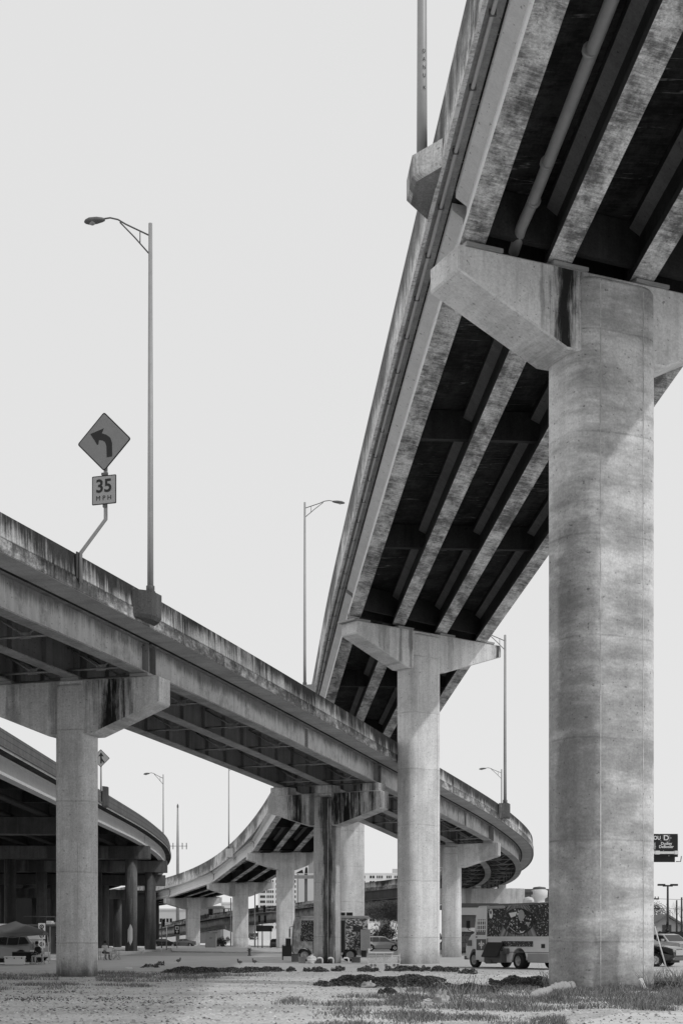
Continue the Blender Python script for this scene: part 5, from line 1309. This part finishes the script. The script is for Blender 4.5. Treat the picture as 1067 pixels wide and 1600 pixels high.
gr = empty('guy_guard', (wx(1042, 70.8), 70.8, 0), 0, 'pale thin guard rod leaning beside the black SUV at the right edge', 'guard rod')
mb = MB(); mb.tube([(0, 0, -.05), (-.62, 0, 2.15)], .032, 8); mb.tube([(-.62, 0, 2.15), (-.66, 0, 2.3)], .008, 5); mb.build('rod', 'plastic', gr)
bx(-.06, .08, -.06, .06, -.02, .05, 'anchor', 'galv', gr)

# ================================================================== signals, signs, masts, poles
def signal_head(root, x, y, z, rz=0):
    mb = MB(); mb.box(x-.18, x+.18, y-.14, y+.12, z-.52, z+.52)
    for k in (-.34, 0, .34):
        n = 10
        for i in range(n-2):
            a, b = R(-20+220*i/(n-2)), R(-20+220*(i+1)/(n-2)); mb.poly([(x+.15*math.cos(a), y-.14, z+k+.15*math.sin(a)), (x+.15*math.cos(b), y-.14, z+k+.15*math.sin(b)), (x+.15*math.cos(b), y-.36, z+k+.15*math.sin(b)), (x+.15*math.cos(a), y-.36, z+k+.15*math.sin(a))])
    h = mb.build('signal_head', 'black', root)
    for k in (-.34, 0, .34):
        mb = MB(); mb.lathe((x, y-.15, z+k), [(.13, 0), (.08, -.03), (0, -.04)], 10, 0, 'Y'); mb.build('lens', 'glass', h)
def signal(x, d, ztop, lb, arms, heads, mat='galv', r0=.12):
    s_ = empty('traffic_signal', (wx(x, d), d, 0), 0, lb, 'traffic signal', 'traffic signals beyond the lot')
    mb = MB(); mb.tube([(0, 0, 0), (0, 0, ztop)], [r0, r0*.7], 10); mb.build('pole', mat, s_)
    for (dx, z) in arms:
        mb = MB(); mb.tube([(0, 0, z), (dx*.5, 0, z+.12), (dx, 0, z+.1)], [.07, .05, .035], 8); mb.build('mast_arm', 'galv', s_)
    for (dx, dz) in heads: signal_head(s_, dx, -.15, dz)
px = lambda p, d: p/F*d
signal(398.5, 214, wz(1393, 214), 'tall pale signal pole with mast arm, right of the flyover column behind the hydrant', [(px(34, 214), wz(1426, 214)), (px(30, 214), wz(1421, 214))], [(px(3.5, 214), wz(1420, 214)), (px(15, 214), wz(1420, 214))])
signal(410, 204, wz(1427, 204), 'dark twin-headed signal on a short post, in front of the white apartment block', [], [(-px(4.5, 204), wz(1436, 204)), (px(4.5, 204), wz(1436, 204))], 'galv_dark', .09)
signal(361, 243, wz(1403, 243), 'signal with a long arm over the low ramp, head hanging left', [(-px(36, 243), wz(1420, 243))], [(-px(33, 243), wz(1425, 243)), (-px(29.5, 243), wz(1425, 243))])
signal(253, 205, wz(1436, 205), 'dark signal head beside the farthest old viaduct column', [(px(4, 205), wz(1437, 205))], [(px(3.2, 205), wz(1442.5, 205))], 'galv_dark', .08)
s_ = empty('notice_board', (wx(413, 200), 200, .16), 0, 'wide black notice board on two posts below the twin-headed signal', 'sign')
bx(-1.08, 1.08, -.05, .05, wz(1455.5, 200)-.16, wz(1446, 200)-.16, 'board', 'black', s_)
for x in (-.85, .85): bx(x-.05, x+.05, .05, .13, 0, wz(1447, 200)-.16, 'post', 'galv_dark', s_, 0)
s_ = empty('route_sign', (wx(277, 196), 196, 0), R(4), 'black upright sign with a white square mark and arrow, left of the utility cabinet', 'road sign')
bx(-.05, .05, .02, .1, 0, wz(1446, 196), 'post', 'galv', s_, 0); pn = bx(-.36, .36, -.03, .02, wz(1460, 196), wz(1445, 196), 'panel', 'black', s_)
zc = (wz(1460, 196)+wz(1445, 196))/2
mb = MB(); mb.box(-.24, .24, -.036, -.031, zc-.02, zc+.42); mb.build('shield', 'plastic', pn)
flat(MB(), [(-.06, zc-.45), (.06, zc-.45), (.06, zc-.25), (.2, zc-.28), (0, zc-.1), (-.2, zc-.28), (-.06, zc-.25)], -.036, -.031).build('arrow', 'plastic', pn)
mb = MB(); mb.box(-.14, .14, -.040, -.0365, zc+.08, zc+.32); mb.build('number_block', 'black', pn)
s_ = empty('sign_post', (wx(260.5, 192), 192, 0), 0, 'bare pale post between the far viaduct column and the route sign', 'post')
mb = MB(); mb.tube([(0, 0, 0), (0, 0, wz(1447, 192))], .07, 8); mb.build('pole', 'galv', s_)
ct = empty('mast', (wx(278, 320), 320, 0), 0, 'thin communications mast with a ring of aerials, rising between the viaduct and flyover', 'mast')
zt = wz(1262, 320); za = wz(1322, 320)
mb = MB(); mb.tube([(0, 0, 0), (0, 0, za), (0, 0, zt)], [.42, .30, .16], 8); mb.build('pole', 'galv', ct)
for k, x in enumerate((-1.9, -1.0, 1.0, 1.9)):
    mb = MB(); mb.box(x-.08, x+.08, -.1, .1, za-.7, za+.7); mb.build('aerial', 'galv_dark', ct)
mb = MB(); mb.tube([(-2.1, 0, za), (2.1, 0, za)], .07, 6); mb.tube([(0, -1.6, za), (0, 1.6, za)], .07, 6); mb.build('aerial_platform', 'galv', ct)
mb = MB(); mb.lathe((0, 0, zt), [(.2, 0), (.2, .5), (0, .9)], 8); mb.build('beacon', 'galv_dark', ct)
def util_pole(x, d, ytop, lb, arms, lamp=False, r0=.16):
    zt = wz(ytop, d); p = empty('utility_pole', (wx(x, d), d, 0), R(6), lb, 'utility pole', 'poles beyond the parked vehicles')
    mb = MB(); mb.tube([(0, 0, 0), (0, 0, zt)], [r0, r0*.65], 8); mb.build('pole', 'wood_pole', p)
    for z, h in arms:
        mb = MB(); mb.box(-h, h, -.06, .06, z-.07, z+.07); 
        if not lamp:
            for q in (-.9, -.4, .4, .9): mb.box(q*h-.04, q*h+.04, -.04, .04, z+.07, z+.24)
        mb.build('crossarm', 'wood_pole', p)
    if lamp:
        for s_ in (-1, 1): bx(s_*.55-.3, s_*.55+.3, -.16, .16, zt-.06, zt+.10, 'floodlight', 'black', p)
util_pole(1019, 150, 1391, 'utility pole with two short crossarms, touching the right side of the nearest column', [(wz(1404.5, 150), .65), (wz(1419.5, 150), .75)])
util_pole(1042.5, 125, 1383, 'T-shaped light pole standing in front of the gabled house', [(wz(1384, 125), .42)], True, .13)
util_pole(1056.5, 160, 1406.5, 'plain thin pole right of the T-shaped light pole', [], False, .13); util_pole(1064.2, 150, 1402, 'plain thin pole at the right edge of the picture', [], False, .13)
for i, (z0, lb) in enumerate(((wz(1404, 150), 'thin overhead wire running right from the upper crossarm at the right edge'), (wz(1419, 150), 'thin overhead wire running right from the lower crossarm at the right edge'))):
    mb = MB(); a = Vector((wx(1019, 150), 150, z0)); b = Vector((wx(1019, 150)+30, 168, z0+.6))
    mb.tube([a.lerp(b, q/12)+Vector((0, 0, -1.2*(q/12)*(1-q/12))) for q in range(13)], .02, 4); tag(mb.build('overhead_wire', 'galv_dark'), lb, 'wire')
# big billboard at the right
def billboard():
    d = 200; x0, x1 = wx(930, d), wx(1058, d); z0, z1 = wz(1339, d), wz(1303, d)
    b = empty('billboard', ((x0+x1)/2, d, 0), 0, 'dark billboard reading YOU and Dudley DeBosier, emerging right of the nearest column', 'billboard')
    X = lambda p: wx(p, d)-(x0+x1)/2
    W = (x1-x0)/2
    mb = MB(); mb.box(-W, W, -.15, .15, z0, z1); pn = mb.build('panel', M['speckled'], b)
    mb = MB(); mb.box(-W+.1, X(1053.5), -.1, .2, wz(1347, d), z0-.01); mb.build('apron', 'black', b)
    mb = MB(); mb.tube([(X(1000), .5, 0), (X(1000), .5, z1-1)], .5, 16); mb.build('pole', 'galv_dark', b)
    mb = MB(); mb.box(-W+.4, X(1056), -1.1, -.5, wz(1334.8, d), wz(1331, d)); mb.build('catwalk', 'plastic', b); bx(X(1020.5), X(1027.5), -1.15, -.45, wz(1335.6, d), wz(1330, d), 'floodlight', 'white', b); bx(X(1050.5), X(1056.2), -1.15, -.45, wz(1335.6, d), wz(1330, d), 'floodlight', 'white', b)
    mb = MB(); mb.tube([(X(1054), -.6, wz(1346.5, d)), (X(1061), -.6, wz(1346.5, d)), (X(1062.3), -.6, wz(1338, d))], .07, 6); mb.build('bracket', 'galv_dark', b)
    y = -.158
    text('YOU', .72, 'white', pn, (X(1023.2), y, wz(1309.5, d)), (R(90), 0, 0), 'lettering', .9, .005, bold=.02)
    text('D', .95, 'white', pn, (X(1039.8), y, wz(1309.5, d)), (R(90), 0, 0), 'logo_letter', 1.1, .005, bold=.02)
    mb = MB(); a0, a1, c0, c1 = X(1034.5), X(1045.5), wz(1314.5, d), wz(1304.6, d)
    for q in ((a0, a1, c1-.05, c1), (a0, a0+.05, c0+.3, c1-.051), (a1-.05, a1, c0, c1-.051), (a0+.4, a1-.051, c0, c0+.05)): mb.box(q[0], q[1], -.158, -.151, q[2], q[3])
    mb.build('logo_frame', 'galv', pn)
    text('Dudley', .52, 'white', pn, (X(1040), y, wz(1318.2, d)), (R(90), 0, 0), 'lettering', 1.0, .005, bold=.012)
    text('DeBosier', .52, 'white', pn, (X(1039.8), y, wz(1323.2, d)), (R(90), 0, 0), 'lettering', 1.0, .005, bold=.012)
    text('4', 1.3, 'galv', pn, (X(1020.6), y, wz(1322.5, d)), (R(90), 0, 0), 'numeral', .9, .005, bold=.03)
k = NT('speckled_poster', .6, .3); x, y, z = k.coords('Object'); v = k.n('ShaderNodeTexVoronoi'); v.inputs['Scale'].default_value = 1.7; k.L(k.vec(x, 0.0, z), v.inputs['Vector']); k.grey(k.math('ADD', k.ramp(v.outputs['Distance'], .10, .2, .35, .012), k.math('MULTIPLY', k.noise(x, z, .5, .5, 3, .6, z=1.0), .01))); M['speckled'] = k.m
billboard()
b = empty('billboard', (wx(478, 300), 300, 0), 0, 'small light billboard with dark figures above the grey blank wall, beside the run-stained column', 'billboard')
X = lambda p: wx(p, 300)-wx(478, 300)
pn = bx(X(452), X(500), -.1, .1, wz(1365, 300), wz(1342, 300), 'panel', 'plastic', b)
flat(MB(), [(X(462), wz(1364.5, 300)), (X(474), wz(1364.5, 300)), (X(473), wz(1359, 300)), (X(470), wz(1360, 300)), (X(466), wz(1362, 300))], -.12, -.101).build('dark_figure', 'black', pn)
flat(MB(), [(X(476), wz(1364.5, 300)), (X(481), wz(1364.5, 300)), (X(480.5), wz(1356, 300)), (X(478.5), wz(1354.5, 300)), (X(477), wz(1357, 300))], -.12, -.101).build('dark_figure', 'black', pn)
bx(X(482), X(500), -.11, -.101, wz(1364.5, 300), wz(1349, 300), 'grey_field', 'galv', pn)
ap = bx(X(460), X(500), -.5, .1, wz(1373, 300), wz(1367.5, 300), 'apron', 'galv', b)
for p in range(461, 500, 2): bx(X(p), X(p+.7), -.52, -.5, wz(1372.5, 300), wz(1368, 300), 'slat', 'galv_dark', ap, 0)
bx(X(478)-.3, X(478)+.3, .1, .6, 0, wz(1343, 300), 'pole', 'galv_dark', b)

# ================================================================== buildings far behind
def building(lb, x0, x1, d, depth, h, wall, rows, cols, wins, extra=None):
    """windows: list of (u0, u1) as fractions of the front; rows of (z0, z1)"""
    X0, X1 = wx(x0, d), wx(x1, d); b = empty('building', ((X0+X1)/2, d, 0), 0, lb, 'building', 'buildings behind the interchange')
    w_ = (X1-X0)/2; bx(-w_, w_, 0, depth, 0, h, 'wall', wall, b, 0)
    bx(-w_-.2, w_+.2, -.25, depth+.2, h, h+.5, 'parapet', wall, b, 0)
    for z0, z1 in rows:
        for u0, u1, nmul in wins:
            mb = MB(); a, c = -w_+2*w_*u0, -w_+2*w_*u1
            mb.box(a, c, -.06, -.01, z0, z1); f = mb.build('window', 'glass', b)
            mb = MB()
            for k in range(nmul+1): q = a+(c-a)*k/nmul; mb.box(q-.12, q+.12, -.12, -.065, z0, z1)
            mb.box(a-.15, c+.15, -.3, -.125, z0-.25, z0-.02); mb.build('frame', wall, f)
    if extra: extra(b, w_)
    return b
building('white high-rise apartment block with rows of dark windows behind the flyover columns', 403, 464, 870, 20, 56, 'wall_white', [(13+3.0*i, 14.6+3.0*i) for i in range(-2, 14)], 0, [(.05, .20, 1), (.22, .41, 4), (.45, .56, 3), (.60, .78, 4), (.84, .98, 2)])
building('blank grey end block joined to the white apartment tower, below the small billboard', 465.5, 535, 872, 24, 52, 'wall_grey', [], 0, [])
building('white office block with ribbon windows left of the tall sunlit flyover column', 540, 668, 850, 22, 38.4, 'wall_white', [(37.4-3.1*i-1.6, 37.4-3.1*i) for i in range(9)], 0, [(.05, .12, 3), (.15, .24, 4), (.29, .355, 2), (.375, .455, 4), (.495, .56, 3), (.59, .655, 3), (.70, .78, 4), (.82, .95, 4)],
         lambda b, w_: [bx(w_*.15-0, w_*.5, 4, 10, 38.9, 41.5, 'roof_block', 'wall_grey', b), bx(w_*.28, w_*.46, 3.8, 8, 41.6, 42.8, 'roof_tank', 'steel_dark', b)])
building('low brick building with small windows seen through the gap under the flyover curve', 288, 345, 420, 14, 10.2, 'brick', [(3.5, 5), (6.8, 8.4)], 0, [(.08, .2, 2), (.3, .42, 2), (.55, .68, 2), (.8, .92, 2)])
building('small white building with a few dark windows above the low ramp', 346, 372, 430, 12, 11.5, 'wall_white', [(5.2, 6.6), (8.4, 10)], 0, [(.1, .25, 1), (.4, .6, 2), (.72, .88, 1)])
building('pale flat shed under the flyover curve at the far left gap', 244, 296, 400, 14, 9.0, 'wall_grey', [(5.8, 6.8)], 0, [(.1, .5, 4)])
building('dark shop with pale roof bands between the clean column and the food truck', 700, 775, 150, 10, 4.6, 'brick', [], 0, [], lambda b, w_: [bx(-w_-.3, w_+.3, -.5, -.02, 3.9, 4.65, 'fascia', 'plastic', b), bx(-w_-.3, w_+.3, -1.6, -.02, 2.2, 2.6, 'canopy', 'plastic', b), bx(-w_+.5, w_-.5, -.05, -.01, .3, 2.1, 'window', 'glass', b)])
building('dark warehouse top behind the roof fan of the food truck', 796, 905, 215, 20, 8.2, 'steel_dark', [], 0, [])
building('long dark backdrop added to block the sky beneath the old viaduct', -200, 236, 262, 12, 9.5, 'backdrop_dark', [], 0, [])  # invented backdrop, blocks the sky and keeps the viaduct's underside dark
hs_ = empty('gabled_house', (wx(1041, 165), 165, 0), R(0), 'pale gabled house with dark eaves behind the parked vehicles at the right', 'house')
hw2 = wx(1068, 165)-wx(1041, 165)+1.2; zp = wz(1428, 165); ze = wz(1452, 165)
mb = MB(); mb.extrude([(-hw2+.5, 0), (hw2-.5, 0), (hw2-.5, ze-.1), (0, zp-.3), (-hw2+.5, ze-.1)], lambda a, b: (a, 0, b), lambda a, b: (a, 11, b)); mb.build('wall', 'siding', hs_)
for s_ in (-1, 1):
    mb = MB(); mb.extrude([(0, zp), (s_*hw2, ze-.25), (s_*hw2, ze-.5), (0, zp-.25)] if s_ < 0 else [(0, zp), (0, zp-.25), (s_*hw2, ze-.5), (s_*hw2, ze-.25)], lambda a, b: (a, -.6, b), lambda a, b: (a, 11.6, b)); mb.build('roof', 'roofing', hs_)
w_ = bx(-.5, .5, -.05, -.005, ze-.9, ze+.5, 'window', 'glass', hs_, 0); bx(-.6, .6, -.1, -.055, ze-1.05, ze-.92, 'sill', 'white', w_, 0)
fn = empty('dark_fence', (wx(1050, 122), 122, 0), 0, 'dark rail fence with a solid board behind the pickup truck', 'fence')
bx(-1.2, 6, -.04, .04, 1.55, 2.1, 'top_board', 'black', fn, 0); bx(-1.2, 6, -.03, .03, .6, .75, 'rail', 'black', fn, 0)
for k in range(5): bx(-1.1+1.7*k, -1.0+1.7*k, -.05, .05, 0, 2.15, 'post', 'black', fn, 0)

# ================================================================== trees and shrubs
def bare_tree(x, d, h, lb, seed, spread=.5, nlev=5, group='bare trees beyond the lot', leaves=0, r0=.16):
    r_ = random.Random(seed); t = empty('bare_tree', (wx(x, d), d, 0), 0, lb, 'tree', group)
    tr = MB(); cr = MB(); lf = MB()
    def grow(p, dr, L, r, lev):
        q = p; n = 3 if lev < 3 else 2; pts = [p]; rs = [r]
        for i in range(n):
            dr = (dr+Vector((r_.gauss(0, .14), r_.gauss(0, .14), .06))).normalized(); q = q+dr*(L/n); pts.append(q); rs.append(r*(1-.4*(i+1)/n))
        (tr if lev == 0 else cr).tube(pts, rs, 6 if lev < 2 else 3, 0, lev < 2)
        if lev >= nlev:
            for _ in range(leaves):
                c = q+Vector((r_.gauss(0, .25), r_.gauss(0, .25), r_.gauss(0, .25))); a = Vector((r_.gauss(0, 1), r_.gauss(0, 1), r_.gauss(0, 1))).normalized()*.07; b = a.cross(Vector((r_.gauss(0, 1), r_.gauss(0, 1), 1))).normalized()*.05; lf.poly([c-a, c-b, c+a, c+b])
            return
        for k in range(r_.choice((3, 4)) if lev else 5):
            a = r_.uniform(0, 6.28); s_ = r_.uniform(.35, .95)*spread*1.6
            nd = (dr+Vector((math.cos(a)*s_, math.sin(a)*s_, r_.uniform(-.1, .35)))).normalized()
            f = r_.uniform(.55, 1.0); base = pts[-1] if k < 2 else pts[-2].lerp(pts[-1], f)
            grow(base, nd, L*r_.uniform(.58, .82), rs[-1]*r_.uniform(.55, .8), lev+1)
    grow(Vector((0, 0, 0)), Vector((0, 0, 1)), h*.27, r0, 0)
    tr.build('trunk', 'bark', t); cr.build('branches', 'bark', t)
    if leaves: lf.build('leaves', 'leaf_mid', t)
bare_tree(596, 200, 7.6, 'bare many-twigged tree behind the white cart, left of the tall sunlit flyover column', 4, .6, 6, leaves=3)
bare_tree(612, 214, 7.2, 'second bare tree with dense dark twigs, touching the tall sunlit flyover column', 9, .6, 6, leaves=4)
bare_tree(1025, 175, 6.6, 'bare tree between the short-armed utility pole and the house roof', 5, .5, 5, leaves=2)
bare_tree(1060, 190, 8.2, 'pale bare tree behind the two thin poles at the right edge', 6, .5, 5)
def shrub(x, d, w_, h, lb, seed, cone=False, n=2600, cat='shrub', mats=('leaf', 'leaf_mid'), s_=.09):
    r_ = random.Random(seed); t = empty('shrub', (wx(x, d), d, 0), 0, lb, cat, 'shrubs beyond the lot'); mb = MB()
    lob = [(r_.uniform(-.8, .8), r_.uniform(-.5, .5), r_.uniform(.25, .8), r_.uniform(.25, .5)) for _ in range(12)]
    for _ in range(n):
        if cone:
            v = r_.random()**1.5; a = r_.uniform(0, 6.28); q = math.sqrt(r_.random())*(1-v)*(.8+.3*math.sin(5*a+v*9)); c = Vector((math.cos(a)*q*w_/2, math.sin(a)*q*w_/2, v*h))
        else:
            lx, ly, lz, lr = r_.choice(lob); g = Vector((r_.gauss(0, 1), r_.gauss(0, 1), r_.gauss(0, 1))).normalized()*lr*r_.random()**.4; c = Vector(((lx+g.x)*w_/2, (ly+g.y)*w_/3, max(.02, (lz*.75+g.z*.6)*h)))
        d_ = Vector((r_.gauss(0, 1), r_.gauss(0, 1), r_.gauss(0, 1))).normalized(); e = d_.cross(Vector((r_.gauss(0, 1), r_.gauss(0, 1), r_.gauss(0, 1)))).normalized(); z = r_.uniform(.6, 1.4)*s_
        mb.poly([c-d_*z, c-e*z*.6, c+d_*z, c+e*z*.6], r_.choice((0, 0, 1)))
    mb.build('foliage', list(mats), t)
    st = MB(); st.tube([(0, 0, 0), (0, 0, h*.5)], [.08, .04], 6); st.build('stem', 'bark', t)
shrub(606, 206, 3.6, 1.8, 'dark round evergreen shrub behind the pale parked car', 2, n=2600); shrub(620, 204, 2.6, 1.7, 'dark shrub against the left side of the tall sunlit flyover column', 3)
shrub(1041.5, 119, 1.5, 2.9, 'dark conical evergreen at the foot of the T-shaped light pole', 4, True, 2600, s_=.06); shrub(1058, 124, 4.4, 2.2, 'dark hedge-like shrub behind the dark rail fence at the right edge', 5)
shrub(348, 232, 2.2, 2.4, 'small dark bush under the low ramp right of the utility cabinet', 7, False, 1500); shrub(722, 146, 2.4, 2.6, 'dark bush between the clean column and the front of the food truck', 8)
shrub(588, 212, 5.0, 4.6, 'tall loose brushwood behind the left bare tree', 11, False, 1500, s_=.10); shrub(609, 216, 5.0, 5.2, 'tall dark brushwood filling the gap beneath the low ramp', 12, False, 1800, s_=.10)
r_ = random.Random(33); mb = MB()
for k in range(9000):
    x = r_.uniform(-420, 420); c = Vector((x, 1150+r_.uniform(-30, 30), (6+3*math.sin(x*.05)+2*math.sin(x*.21))*r_.random()**.6)); d_ = Vector((r_.gauss(0, 1), r_.gauss(0, 1), r_.gauss(0, 1))).normalized()*1.4; e = d_.cross(Vector((r_.gauss(0, 1), 1, r_.gauss(0, 1)))).normalized()*1.0; mb.poly([c-d_, c-e, c+d_, c+e], k % 2)
tag(mb.build('distant_woods', ['leaf', 'leaf_mid']), kind='stuff')
